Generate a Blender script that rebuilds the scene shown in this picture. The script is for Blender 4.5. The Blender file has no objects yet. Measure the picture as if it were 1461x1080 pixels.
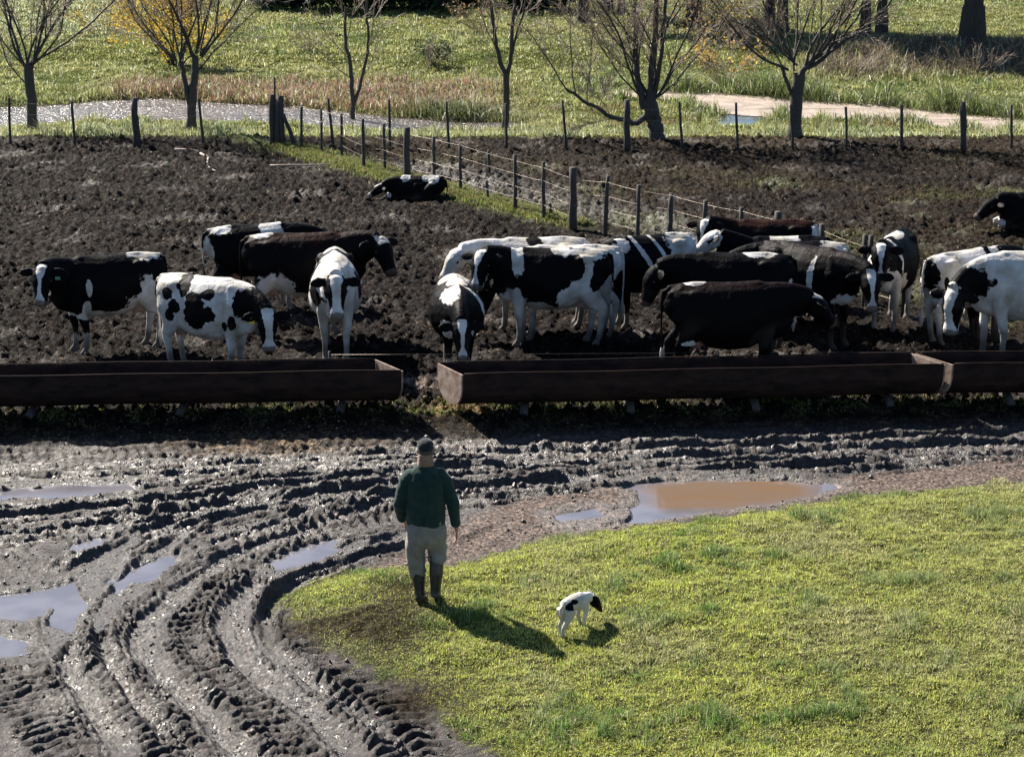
import bpy, bmesh, math, random
import numpy as np
from mathutils import Vector, Matrix

# ------------------------------------------------------------------ camera, light, exposure
scene = bpy.context.scene
COL = scene.collection
CAM_H = 8.5
PITCH = math.radians(14.72)
FPX = 3125.0                       # focal length in photo pixels (photo 1461 x 1080)
cam_d = bpy.data.cameras.new("camera")
cam = bpy.data.objects.new("camera", cam_d); COL.objects.link(cam)
cam.location = (0, 0, CAM_H)
cam.rotation_euler = (math.pi/2 - PITCH, 0, 0)
cam_d.sensor_width = 36.0
cam_d.lens = FPX/1461*36.0
cam_d.clip_end = 3000
scene.camera = cam

SHX, SHY = 0.78, -0.88             # where the top of a 1 m stick's shadow falls
sun_vec = Vector((-SHX, -SHY, 1)).normalized()
SUN_EL = math.asin(sun_vec.z)
SUN_AZ = math.atan2(sun_vec.x, sun_vec.y)
world = bpy.data.worlds.new("World"); scene.world = world
world.use_nodes = True
wn = world.node_tree
sky = wn.nodes.new("ShaderNodeTexSky"); sky.sky_type = 'NISHITA'; sky.sun_disc = False
sky.ozone_density = 4.0; sky.dust_density = 0.4; sky.sun_elevation = SUN_EL; sky.sun_rotation = SUN_AZ
wn.links.new(sky.outputs[0], wn.nodes["Background"].inputs[0])
wn.nodes["Background"].inputs[1].default_value = 0.05
sun_d = bpy.data.lights.new("sun", 'SUN'); sun_d.energy = 5.0; sun_d.angle = math.radians(0.5)
sun_d.color = (1.0, 0.93, 0.82)
sun = bpy.data.objects.new("sun", sun_d); COL.objects.link(sun)
sun.rotation_euler = sun_vec.to_track_quat('Z', 'Y').to_euler()
sun.location = (-30, 60, 60)
scene.view_settings.view_transform = 'Standard'
scene.view_settings.look = 'None'
scene.view_settings.gamma = 1.0
scene.view_settings.exposure = 1.38

rs = np.random.RandomState(7)
random.seed(11)

# ------------------------------------------------------------------ numpy noise
_P = np.random.RandomState(3).permutation(256); _P = np.concatenate([_P, _P, _P])
_G = np.random.RandomState(5).normal(size=(256, 3)); _G /= np.linalg.norm(_G, axis=1)[:, None]

def perlin(x, y, z=None):
    x = np.asarray(x, float); y = np.asarray(y, float)
    if z is None:
        xi = np.floor(x).astype(int); yi = np.floor(y).astype(int)
        xf = x-xi; yf = y-yi
        u = xf*xf*xf*(xf*(xf*6-15)+10); v = yf*yf*yf*(yf*(yf*6-15)+10)
        def g(ix, iy, dx, dy):
            h = _P[_P[ix & 255] + (iy & 255)]
            a = h*(2*np.pi/256.0)
            return np.cos(a)*dx + np.sin(a)*dy
        n00 = g(xi, yi, xf, yf); n10 = g(xi+1, yi, xf-1, yf)
        n01 = g(xi, yi+1, xf, yf-1); n11 = g(xi+1, yi+1, xf-1, yf-1)
        a = n00+u*(n10-n00); b = n01+u*(n11-n01)
        return (a+v*(b-a))*1.4
    z = np.asarray(z, float)
    xi = np.floor(x).astype(int); yi = np.floor(y).astype(int); zi = np.floor(z).astype(int)
    xf = x-xi; yf = y-yi; zf = z-zi
    u = xf*xf*(3-2*xf); v = yf*yf*(3-2*yf); w = zf*zf*(3-2*zf)
    def g(ix, iy, iz, dx, dy, dz):
        h = _P[_P[_P[ix & 255]+(iy & 255)]+(iz & 255)]
        G = _G[h]
        return G[..., 0]*dx+G[..., 1]*dy+G[..., 2]*dz
    r = []
    for k in (0, 1):
        a0 = g(xi, yi, zi+k, xf, yf, zf-k); a1 = g(xi+1, yi, zi+k, xf-1, yf, zf-k)
        b0 = g(xi, yi+1, zi+k, xf, yf-1, zf-k); b1 = g(xi+1, yi+1, zi+k, xf-1, yf-1, zf-k)
        a = a0+u*(a1-a0); b = b0+u*(b1-b0); r.append(a+v*(b-a))
    return (r[0]+w*(r[1]-r[0]))*1.5

def fbm(x, y, sc, octv=4, gain=0.5, seed=0.0):
    s = 0; a = 1; n = 0; f = 1.0/sc
    for k in range(octv):
        s = s + a*perlin(x*f+seed+17.3*k, y*f-seed*1.7+9.1*k); n += a; a *= gain; f *= 2.03
    return s/n

def billow(x, y, sc, octv=3, seed=0.0):
    s = 0; a = 1; n = 0; f = 1.0/sc
    for k in range(octv):
        s = s + a*(np.abs(perlin(x*f+seed+7.3*k, y*f+seed*0.7-5.1*k))*2-0.45); n += a; a *= 0.5; f *= 2.1
    return s/n

def sstep(a, b, x):
    t = np.clip((x-a)/(b-a), 0, 1); return t*t*(3-2*t)

# ------------------------------------------------------------------ photo pixel -> ground point
def ray(px, py):
    u = (px-730.5)/FPX; v = (540-py)/FPX
    c, s = math.cos(PITCH), math.sin(PITCH)
    return np.array([u, c+v*s, v*c-s])

def Gz(px, py, z=0.0):
    d = ray(px, py); t = (z-CAM_H)/d[2]
    return np.array([d[0]*t, d[1]*t, z])

def poly_w(pts, z=0.0):
    return np.array([Gz(a, b, z)[:2] for a, b in pts])

def sdf_poly(x, y, P):
    """signed distance, positive inside"""
    x = np.asarray(x, float); y = np.asarray(y, float)
    d = np.full(x.shape, 1e9); ins = np.zeros(x.shape, bool)
    n = len(P)
    for i in range(n):
        ax, ay = P[i]; bx, by = P[(i+1) % n]
        ex, ey = bx-ax, by-ay
        t = np.clip(((x-ax)*ex+(y-ay)*ey)/(ex*ex+ey*ey+1e-12), 0, 1)
        d = np.minimum(d, (x-ax-t*ex)**2+(y-ay-t*ey)**2)
        c = ((ay > y) != (by > y))
        with np.errstate(divide='ignore', invalid='ignore'):
            xc = (bx-ax)*(y-ay)/(by-ay+1e-12)+ax
        ins ^= (c & (x < xc))
    d = np.sqrt(d)
    return np.where(ins, d, -d)

def catmull(pts, n=6):
    P = [np.array(p, float) for p in pts]
    P = [2*P[0]-P[1]]+P+[2*P[-1]-P[-2]]
    out = []
    for i in range(1, len(P)-2):
        for k in range(n):
            t = k/n
            out.append(0.5*((2*P[i])+(-P[i-1]+P[i+1])*t+(2*P[i-1]-5*P[i]+4*P[i+1]-P[i+2])*t*t+(-P[i-1]+3*P[i]-3*P[i+1]+P[i+2])*t**3))
    out.append(P[-2]); return np.array(out)

def line_dist(x, y, L):
    """distance (signed by side) and arc length to polyline"""
    d = np.full(x.shape, 1e9); sg = np.zeros(x.shape); s = np.zeros(x.shape); acc = 0
    for i in range(len(L)-1):
        ax, ay = L[i]; bx, by = L[i+1]; ex, ey = bx-ax, by-ay; l = math.hypot(ex, ey)
        t = np.clip(((x-ax)*ex+(y-ay)*ey)/(l*l+1e-12), 0, 1)
        dd = (x-ax-t*ex)**2+(y-ay-t*ey)**2
        m = dd < d
        d = np.where(m, dd, d); s = np.where(m, acc+t*l, s)
        sg = np.where(m, np.sign((x-ax)*ey-(y-ay)*ex), sg)
        acc += l
    return np.sqrt(d)*sg, s, acc

# ------------------------------------------------------------------ the lie of the land
GRASS_P = poly_w([(385, 868), (400, 845), (450, 825), (520, 810), (580, 806), (640, 803), (700, 788), (760, 770), (900, 750), (1040, 733),
                  (1200, 710), (1330, 697), (1461, 685), (1700, 665), (2400, 660), (2600, 1500), (1000, 1400), (820, 1200), (690, 1085), (640, 1050), (590, 1010), (555, 978), (500, 948), (420, 915)], 0.0)
SILT_P = poly_w([(480, 830), (560, 795), (660, 740), (740, 712), (880, 695), (960, 680), (1180, 685), (1461, 655), (1600, 650), (1600, 670), (1461, 685), (1200, 712), (1040, 735), (900, 752), (760, 772), (700, 792), (600, 812), (520, 820)])
POND_P = poly_w([(-400, 160), (-60, 152), (60, 150), (100, 147), (150, 142), (230, 139), (300, 145), (400, 150), (480, 157), (560, 166), (640, 172), (760, 174),
                 (700, 186), (600, 186), (520, 182), (420, 178), (300, 173), (170, 173), (60, 178), (-60, 184), (-400, 190)])
STREAM_P = poly_w([(860, 128), (930, 133), (1040, 136), (1130, 145), (1250, 153), (1400, 168), (1500, 180), (1800, 200), (1800, 230), (1500, 194), (1400, 185), (1250, 174), (1140, 168), (1060, 163), (1020, 158), (985, 143), (930, 140), (860, 134)])
POOL_P = poly_w([(1090, 160), (1085, 174), (1060, 182), (1028, 180), (1035, 168), (1050, 162)])
FENCE_A = Gz(398, 212, 0.2)[:2]; FENCE_B = Gz(1290, 452, 0.2)[:2]
PUD = {
 'a': poly_w([(-200, 862), (0, 846), (60, 838), (110, 824), (150, 808), (172, 800), (160, 826), (138, 848), (122, 868), (96, 896), (80, 892), (74, 864), (50, 882), (0, 890), (-200, 900)]),
 'b': poly_w([(160, 826), (200, 803), (254, 788), (244, 806), (205, 826), (168, 842)]),
 'c': poly_w([(386, 802), (420, 782), (484, 766), (480, 778), (440, 800), (398, 808)]),
 'd': poly_w([(-100, 704), (0, 698), (80, 691), (190, 688), (200, 697), (100, 706), (-100, 714)]),
 'e': poly_w([(104, 778), (150, 764), (156, 772), (112, 786)]),
 'g': poly_w([(890, 692), (940, 686), (1000, 684), (1110, 684), (1150, 688), (1186, 689), (1190, 695), (1150, 706), (1090, 717), (1000, 729), (950, 738), (880, 746), (820, 753), (800, 750), (850, 738), (890, 730), (912, 716), (914, 702)]),
 'h': poly_w([(786, 734), (850, 724), (856, 732), (800, 742)]),
 'i': poly_w([(-100, 905), (0, 904), (44, 914), (30, 930), (0, 934), (-100, 930)]),
}
BROWN_P = poly_w([(920, 699), (960, 687), (1020, 684), (1110, 684), (1150, 689), (1150, 703), (1090, 714), (1010, 721), (945, 720)])
PUD_Z = {k: -0.035+.0015*i for i, k in enumerate(PUD)}

RUTS = [  # points, depth, half width, lug amplitude, berm
 ([(190, 1090), (150, 1030), (105, 960), (86, 905), (100, 862), (141, 811), (185, 780), (236, 749), (330, 721), (448, 705), (560, 690), (700, 678)], .10, .13, .012, .06),
 ([(380, 1100), (340, 1066), (302, 1023), (245, 971), (208, 929), (203, 900), (222, 872), (264, 834), (330, 792), (401, 768), (495, 732), (600, 704), (740, 690), (880, 682)], .10, .14, .014, .07),
 ([(520, 1090), (472, 1042), (425, 1004), (378, 966), (340, 929), (330, 881), (349, 844), (401, 811), (472, 790), (560, 768), (620, 750)], .11, .15, .014, .07),
 ([(640, 792), (680, 768), (712, 750), (735, 740)], .05, .10, .012, .06),
 ([(625, 775), (668, 752), (695, 742)], .05, .09, .012, .06),
 ([(-150, 674), (0, 668), (200, 664), (460, 645), (700, 636), (1000, 628), (1461, 612), (1650, 606)], .05, .12, .012, .025),
 ([(-150, 745), (0, 738), (150, 724), (330, 705), (480, 684), (760, 664), (1000, 652), (1461, 634), (1650, 628)], .08, .14, .012, .04),
 ([(-150, 700), (0, 690), (200, 682), (400, 664), (640, 652), (900, 642), (1461, 622), (1650, 618)], .07, .13, .012, .035),
 ([(560, 716), (700, 702), (860, 688), (960, 676), (1200, 664), (1461, 650), (1650, 640)], .07, .13, .012, .045),
 ([(-100, 770), (60, 757), (200, 738), (330, 716), (420, 695)], .07, .12, .012, .06),
 ([(90, 830), (150, 795), (230, 765), (300, 745), (400, 722), (520, 700)], .06, .12, .010, .06),
 ([(560, 790), (500, 800), (450, 822), (400, 850), (372, 885), (378, 920), (420, 960), (470, 1000)], .07, .10, .010, .05),
]
LUGS = [  # points, half width, amplitude
 ([(430, 1100), (380, 1040), (320, 985), (285, 930), (290, 880), (330, 835), (400, 790), (480, 752), (580, 722)], .34, .05),
 ([(620, 1110), (570, 1060), (510, 1010), (450, 965), (400, 925)], .32, .05),
 ([(-120, 820), (0, 790), (90, 765), (190, 738), (330, 714)], .34, .04),
 ([(330, 775), (400, 752), (470, 732), (560, 712)], .26, .045),
 ([(140, 1100), (80, 1040), (40, 980), (10, 935)], .36, .04),
 ([(290, 1100), (230, 1040), (180, 985), (150, 930), (160, 880), (210, 838)], .32, .045),
 ([(700, 1150), (600, 1060), (560, 1010), (500, 965)], .25, .04),
 ([(-100, 655), (300, 645), (700, 622), (1100, 606), (1500, 592)], .3, .02),
]
RUTS = [(catmull(poly_w(r[0]), 4),)+tuple(r[1:]) for r in RUTS]
def shifted(L, d):
    t = np.gradient(L, axis=0); t /= np.linalg.norm(t, axis=1)[:, None]
    return L+d*np.stack([t[:, 1], -t[:, 0]], 1)
for i_, offs in ((0, (.42,)), (1, (-.44,)), (2, (.38,)), (9, (.3,)), (10, (-.3,)), (5, (.28,)), (6, (.34, -.32)), (7, (.30,)), (8, (-.3, .3))):
    for o_ in offs: RUTS.append((shifted(RUTS[i_][0], o_), .055, .065, .006, .03))
LUGS = [(catmull(poly_w(r[0]), 4),)+tuple(r[1:]) for r in LUGS]

def trough_y(x): return 29.62+0.056*x          # near rim line on the ground

def yard_mask(x, y):
    ty = trough_y(x)
    return sstep(-1.1, 0.15, y-ty)

def zbase(x, y):
    x = np.asarray(x, float); y = np.asarray(y, float)
    z = 0.2*yard_mask(x, y)
    near = y < 31
    if near.any():
        sd = np.where(near, sdf_poly(x, y, GRASS_P), -9)
        z = z + 0.13*sstep(-0.1, 0.9, sd)+0.14*sstep(0.8, 5, sd)
    far = y > 54
    if far.any():
        z = z - 0.14*sstep(55.5, 58, y)*np.where(far, 1, 0)
        for P, dp in ((POND_P, .30), (STREAM_P, .12), (POOL_P, .25)):
            sd = np.where(far, sdf_poly(x, y, P), -99)
            z = z - dp*sstep(-0.6, 0.5, sd)
        # raised far bank above stream, then gently climbing field
        z = z + 0.30*sstep(0, 3.0, y-(71.5-0.10*x))+0.5*sstep(80, 130, y)
    return z

def G(px, py):
    d = ray(px, py); z = 0.0
    for _ in range(12):
        t = (z-CAM_H)/d[2]; z = float(zbase(np.array([d[0]*t]), np.array([d[1]*t]))[0])
    return np.array([d[0]*t, d[1]*t, z])

def masks(x, y):
    m = {}
    m['yard'] = sstep(-0.6, 0.3, y-trough_y(x))*(1-sstep(55.6, 56.3, y+0.25*fbm(x, y, 1.5, 2)))
    m['past'] = sstep(55.6, 56.3, y+0.25*fbm(x, y, 1.5, 2))
    m['grass'] = np.where(y < 31, sdf_poly(x, y, GRASS_P), -9)
    return m

def zfull(x, y, want=False):
    x = np.asarray(x, float); y = np.asarray(y, float)
    z = zbase(x, y)
    road = (y < trough_y(x)+0.3) & (np.abs(x) < 16) & (y > 12)
    wet = np.zeros(x.shape); rutw = np.zeros(x.shape); silt = np.zeros(x.shape)
    gsd = np.full(x.shape, -9.0)
    if road.any():
        X = x[road]; Y = y[road]
        gs = sdf_poly(X, Y, GRASS_P); gsd[road] = gs
        gi = 1-sstep(-0.05, 0.35, gs+.22*fbm(X, Y, .9, 3, seed=81.)+.2*fbm(X, Y, .28, 3, seed=91.))                      # mud strength
        bank = 1-sstep(-0.9, -0.1, Y-trough_y(X))
        ss = sstep(-0.12, 0.12, sdf_poly(X, Y, SILT_P)+0.12*fbm(X, Y, .5, 3, seed=4.)); silt[road] = ss
        rough = (1-0.86*ss)
        wx = X+0.07*fbm(X, Y, .6, 2, seed=2.); wy = Y+0.07*fbm(X, Y, .6, 2, seed=5.)
        h = np.zeros(X.shape)
        tot = np.zeros(X.shape); rw = np.zeros(X.shape)
        for (L, w, a) in LUGS:
            b = (X > L[:, 0].min()-1) & (X < L[:, 0].max()+1) & (Y > L[:, 1].min()-1) & (Y < L[:, 1].max()+1)
            if not b.any(): continue
            d, s, tl = line_dist(wx[b], wy[b], L)
            m = (1-sstep(w*.8, w*1.15, np.abs(d)))
            ph = s/0.17+np.abs(d)*2.2+.5*fbm(X[b], Y[b], .5, 2, seed=29.)
            q = np.sin(2*np.pi*ph); q = np.sign(q)*np.abs(q)**0.6
            fade = sstep(-.15, .25, fbm(X[b], Y[b], .7, 2, seed=9.))
            h[b] += m*a*1.08*q*(0.50+0.50*fade)*(.8+.5*fbm(X[b], Y[b], .15, 2, seed=19.))-.02*m
            tot[b] = np.maximum(tot[b], m)
        for (L, dp, w, la, be) in RUTS:
            b = (X > L[:, 0].min()-1) & (X < L[:, 0].max()+1) & (Y > L[:, 1].min()-1) & (Y < L[:, 1].max()+1)
            if not b.any(): continue
            d, s, tl = line_dist(wx[b], wy[b], L)
            ad = np.abs(d)
            core = np.exp(-(ad/w)**6)
            ends = sstep(0, .6, s)*sstep(0, .6, tl-s)
            var = 0.75+0.5*fbm(X[b], Y[b], .8, 2, seed=3.)
            bm_ = be*np.exp(-((ad-w*1.9)/(w*.75))**2)*(0.8+0.4*billow(X[b], Y[b], .18, 2, 1.))
            lug = core*(la*.6*np.sin(2*np.pi*(s/.12+ad*2))+.010*np.cos(2*np.pi*d/.075))+.016*np.cos(2*np.pi*(ad-w*1.9)/.085)*np.exp(-((ad-w*1.9)/(w*1.3))**2)
            h[b] = h[b]*(1-(.95 if w > .08 else .35)*core*ends)+ends*(-.85*dp*core*var+bm_*var+lug)
            tot[b] = np.maximum(tot[b], core*ends); rw[b] = np.maximum(rw[b], np.exp(-(ad/(w*1.5))**4)*ends)
        cl = billow(wx*.8, wy, .15, 3, 3.)
        up = sstep(24.5, 27, Y)                            # upper road: long streaks along the driving line
        st = fbm(X*.16, Y-.045*X, .15, 3, seed=33.)
        h2 = 0.035*fbm(X, Y, 1.1, 3, seed=1.)+0.030*cl*(1-.75*tot)*(1-.5*up)+0.085*st*up+0.015*fbm(X, Y, .085, 2, seed=8.)+0.010*fbm(X, Y, .05, 1, seed=6.)
        hh = (h*(1-.6*ss)+h2*rough)*gi*(.35+.65*bank)
        hh = hh+(0.012*fbm(X, Y, .12, 2, seed=5.)+.065*fbm(X, Y, .85, 3, seed=55.)+.03*billow(X, Y, .35, 2, 8.))*(1-gi)*sstep(.0, .6, gs)
        Z = z[road]+hh
        wmask = np.zeros(X.shape)
        for k, P in PUD.items():
            sd = sdf_poly(X, Y, P)
            m = sstep(-.10, .07, sd+0.12*fbm(X, Y, .3, 3, seed=7.))
            band = (sd > -.40) & (sd < -.06)
            Z = np.where(band, np.maximum(Z, PUD_Z[k]+.004+.3*np.clip(-sd-.06, 0, .1)+.03*np.abs(fbm(X, Y, .12, 2, seed=4.))), Z)
            Z = Z*(1-m)+(PUD_Z[k]-0.035+0.25*hh*(sd < .12))*m
            wmask = np.maximum(wmask, sstep(-.5, .0, sd))
        wet[road] = wmask; rutw[road] = rw*(1-ss)
        z[road] = Z
    yd = (y >= trough_y(x)-0.6) & (y < 57.5) & (np.abs(x) < 30)
    if yd.any():
        X = x[yd]; Y = y[yd]
        k = sstep(-.6, .4, Y-trough_y(X))*(1-sstep(56.0, 56.6, Y))
        c = billow(X+.1*fbm(X, Y, .2, 2, seed=3.), Y, .23, 3, 12.)
        pz = sstep(-.3, .3, fbm(X, Y, 2.5, 2, seed=37.))
        hh = (0.075+.06*pz)*c+0.05*fbm(X, Y, 1.6, 3, seed=21.)+0.105*fbm(X, Y, .14, 2, seed=31.)+.04*fbm(X, Y, .07, 1, seed=36.)
        fx, fy = FENCE_B-FENCE_A; l = math.hypot(fx, fy)
        dist = np.abs((X-FENCE_A[0])*fy-(Y-FENCE_A[1])*fx)/l
        fl = np.exp(-(dist/.5)**2)
        hh = hh*(1-.6*fl)+0.08*fl*(Y > 36.5)
        z[yd] += hh*k
    far = (y >= 56) & (np.abs(x) < 80) & (y < 160)
    if far.any():
        X = x[far]; Y = y[far]
        dry = 1-sstep(-.8, .2, np.maximum(sdf_poly(X, Y, POND_P), np.maximum(sdf_poly(X, Y, STREAM_P), sdf_poly(X, Y, POOL_P))))
        z[far] += (0.22*fbm(X, Y, 3.2, 3, seed=41.)+.11*billow(X, Y, .9, 2, 4.))*sstep(56, 59, Y)*dry
    if want: return z, dict(wet=wet, silt=silt, gsd=gsd, rut=rutw)
    return z

def zat(x, y): return float(zfull(np.array([float(x)]), np.array([float(y)]))[0])

# ------------------------------------------------------------------ object helpers
def set_props(o, label=None, cat=None, group=None, kind=None):
    if label: o['label'] = label
    if cat: o['category'] = cat
    if group: o['group'] = group
    if kind: o['kind'] = kind
    return o

def thing(name, label, cat, loc=(0, 0, 0), rz=0.0, group=None, scale=1.0):
    o = bpy.data.objects.new(name, None); COL.objects.link(o)
    o.empty_display_size = 0.2
    o.location = tuple(float(v) for v in loc); o.rotation_euler = (0, 0, rz); o.scale = (scale,)*3
    return set_props(o, label, cat, group)

def np_mesh(name, V, F, mat=None, parent=None, attrs=None, smooth=True):
    V = np.ascontiguousarray(V, dtype=np.float32); F = np.ascontiguousarray(F, dtype=np.int32)
    me = bpy.data.meshes.new(name)
    k = F.shape[1]
    me.vertices.add(len(V)); me.vertices.foreach_set('co', V.ravel())
    me.loops.add(F.size); me.loops.foreach_set('vertex_index', F.ravel())
    me.polygons.add(len(F)); me.polygons.foreach_set('loop_start', np.arange(0, F.size, k, dtype=np.int32))
    me.update(calc_edges=True)
    if smooth: me.polygons.foreach_set('use_smooth', np.ones(len(F), bool))
    if attrs:
        for an, arr in attrs.items():
            arr = np.ascontiguousarray(arr, dtype=np.float32)
            if arr.ndim == 1:
                a = me.attributes.new(an, 'FLOAT', 'POINT'); a.data.foreach_set('value', arr)
            else:
                if arr.shape[1] == 3: arr = np.concatenate([arr, np.ones((len(arr), 1), np.float32)], 1)
                a = me.attributes.new(an, 'FLOAT_COLOR', 'POINT'); a.data.foreach_set('color', np.ascontiguousarray(arr).ravel())
    if mat: me.materials.append(mat)
    me.validate()
    o = bpy.data.objects.new(name, me); COL.objects.link(o)
    if parent: o.parent = parent
    return o

class MB:
    """collects closed lofts, boxes, balls as one mesh"""
    def __init__(s): s.V = []; s.F = []; s.n = 0
    def add(s, V, F):
        V = np.asarray(V, float); s.V.append(V)
        for f in F: s.F.append([i+s.n for i in f])
        s.n += len(V)
    def loft(s, pts, rad, up=(0, 0, 1), n=12, cap=True, shape=None):
        pts = np.asarray(pts, float); rad = [(r, r) if np.isscalar(r) else r for r in rad]
        V = []; up = np.asarray(up, float); m = len(pts)
        for i in range(m):
            a = pts[max(i-1, 0)]; b = pts[min(i+1, m-1)]
            t = b-a; t /= np.linalg.norm(t)+1e-9
            sd = np.cross(t, up); l = np.linalg.norm(sd)
            if l < 1e-3: sd = np.cross(t, (0.3, 1, 0.2)); l = np.linalg.norm(sd)
            sd /= l; u = np.cross(sd, t)
            for k in range(n):
                an = 2*math.pi*k/n; ca, sa = math.cos(an), math.sin(an)
                w = 1.0 if shape is None else shape(sa)
                V.append(pts[i]+sd*rad[i][0]*ca*w+u*rad[i][1]*sa)
        F = []
        for i in range(m-1):
            for k in range(n):
                k2 = (k+1) % n
                F.append([i*n+k, i*n+k2, (i+1)*n+k2, (i+1)*n+k])
        if cap:
            F.append([k for k in range(n)][::-1]); F.append([(m-1)*n+k for k in range(n)])
        s.add(V, F)
    def ball(s, c, r, n=10, rot=None):
        r = (r, r, r) if np.isscalar(r) else r
        V = [(0, 0, -1)]; F = []
        for i in range(1, n):
            ph = math.pi*i/n-math.pi/2
            for k in range(n):
                th = 2*math.pi*k/n
                V.append((math.cos(ph)*math.cos(th), math.cos(ph)*math.sin(th), math.sin(ph)))
        V.append((0, 0, 1))
        for k in range(n):
            k2 = (k+1) % n
            F.append([0, 1+k2, 1+k]); F.append([len(V)-1, 1+(n-2)*n+k, 1+(n-2)*n+k2])
            for i in range(n-2):
                F.append([1+i*n+k, 1+i*n+k2, 1+(i+1)*n+k2, 1+(i+1)*n+k])
        V = np.array(V)*np.array(r)
        if rot is not None: V = V@np.asarray(rot).T
        s.add(V+np.array(c), F)
    def box(s, c, size, R=None):
        V = np.array([(x, y, z) for x in (-.5, .5) for y in (-.5, .5) for z in (-.5, .5)])*np.array(size)
        if R is not None: V = V@np.asarray(R).T
        s.add(V+np.array(c), [[0, 1, 3, 2], [4, 6, 7, 5], [0, 4, 5, 1], [2, 3, 7, 6], [0, 2, 6, 4], [1, 5, 7, 3]])
    def mesh(s, name):
        me = bpy.data.meshes.new(name)
        me.from_pydata(np.concatenate(s.V).tolist(), [], s.F); me.update()
        return me
    def build(s, name, mat, parent=None, smooth=True):
        me = s.mesh(name)
        bm = bmesh.new(); bm.from_mesh(me); bmesh.ops.recalc_face_normals(bm, faces=bm.faces); bm.to_mesh(me); bm.free()
        if smooth: me.polygons.foreach_set('use_smooth', [True]*len(me.polygons))
        me.materials.append(mat)
        o = bpy.data.objects.new(name, me); COL.objects.link(o)
        if parent: o.parent = parent
        return o

def remeshed(mb, name, voxel, smooth_it=3, mat=None, parent=None, fac=0.5):
    """fuse overlapping closed shapes into one continuous skin"""
    me = mb.mesh(name)
    bm = bmesh.new(); bm.from_mesh(me); bmesh.ops.recalc_face_normals(bm, faces=bm.faces); bm.to_mesh(me); bm.free()
    tmp = bpy.data.objects.new("tmp", me); COL.objects.link(tmp)
    m = tmp.modifiers.new("r", 'REMESH'); m.mode = 'VOXEL'; m.voxel_size = voxel; m.use_smooth_shade = True
    if smooth_it:
        s = tmp.modifiers.new("s", 'SMOOTH'); s.factor = fac; s.iterations = smooth_it
    dg = bpy.context.evaluated_depsgraph_get(); dg.update()
    out = bpy.data.meshes.new_from_object(tmp.evaluated_get(dg)); out.name = name
    bpy.data.objects.remove(tmp); bpy.data.meshes.remove(me)
    out.materials.clear()
    if mat: out.materials.append(mat)
    out.polygons.foreach_set('use_smooth', [True]*len(out.polygons))
    o = bpy.data.objects.new(name, out); COL.objects.link(o)
    if parent: o.parent = parent
    return o

def verts_of(o):
    a = np.empty(len(o.data.vertices)*3, np.float32); o.data.vertices.foreach_get('co', a); return a.reshape(-1, 3).astype(float)

def put_attr(o, name, arr):
    a = o.data.attributes.new(name, 'FLOAT', 'POINT'); a.data.foreach_set('value', np.ascontiguousarray(arr, dtype=np.float32))

# ------------------------------------------------------------------ materials
def new_mat(name):
    m = bpy.data.materials.new(name); m.use_nodes = True
    nt = m.node_tree; b = nt.nodes['Principled BSDF']; return m, nt, b

def N(nt, t, **kw):
    n = nt.nodes.new(t)
    for k, v in kw.items():
        if k.startswith('_'): setattr(n, k[1:], v)
        else: n.inputs[k].default_value = v
    return n

def simple_mat(name, c1, c2=None, scale=8.0, rough=.6, bump=.3, bdist=.01, spec=.5, metallic=0, detail=6, coord='Object', stretch=None):
    m, nt, b = new_mat(name)
    c2 = c2 or tuple(v*.7 for v in c1)
    tc = N(nt, 'ShaderNodeTexCoord'); mp = N(nt, 'ShaderNodeMapping')
    nt.links.new(tc.outputs[coord], mp.inputs[0])
    if stretch: mp.inputs['Scale'].default_value = stretch
    n = N(nt, 'ShaderNodeTexNoise', Scale=scale, Detail=detail, Roughness=.65); nt.links.new(mp.outputs[0], n.inputs['Vector'])
    r = N(nt, 'ShaderNodeValToRGB'); r.color_ramp.elements[0].position = .35; r.color_ramp.elements[1].position = .65
    r.color_ramp.elements[0].color = (*c1, 1); r.color_ramp.elements[1].color = (*c2, 1)
    nt.links.new(n.outputs[0], r.inputs[0]); nt.links.new(r.outputs[0], b.inputs['Base Color'])
    b.inputs['Roughness'].default_value = rough; b.inputs['Metallic'].default_value = metallic
    b.inputs['Specular IOR Level'].default_value = spec
    n2 = N(nt, 'ShaderNodeTexNoise', Scale=scale*3, Detail=5); nt.links.new(mp.outputs[0], n2.inputs['Vector'])
    bp = N(nt, 'ShaderNodeBump', Strength=bump, Distance=bdist); nt.links.new(n2.outputs[0], bp.inputs['Height']); nt.links.new(bp.outputs[0], b.inputs['Normal'])
    return m

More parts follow.
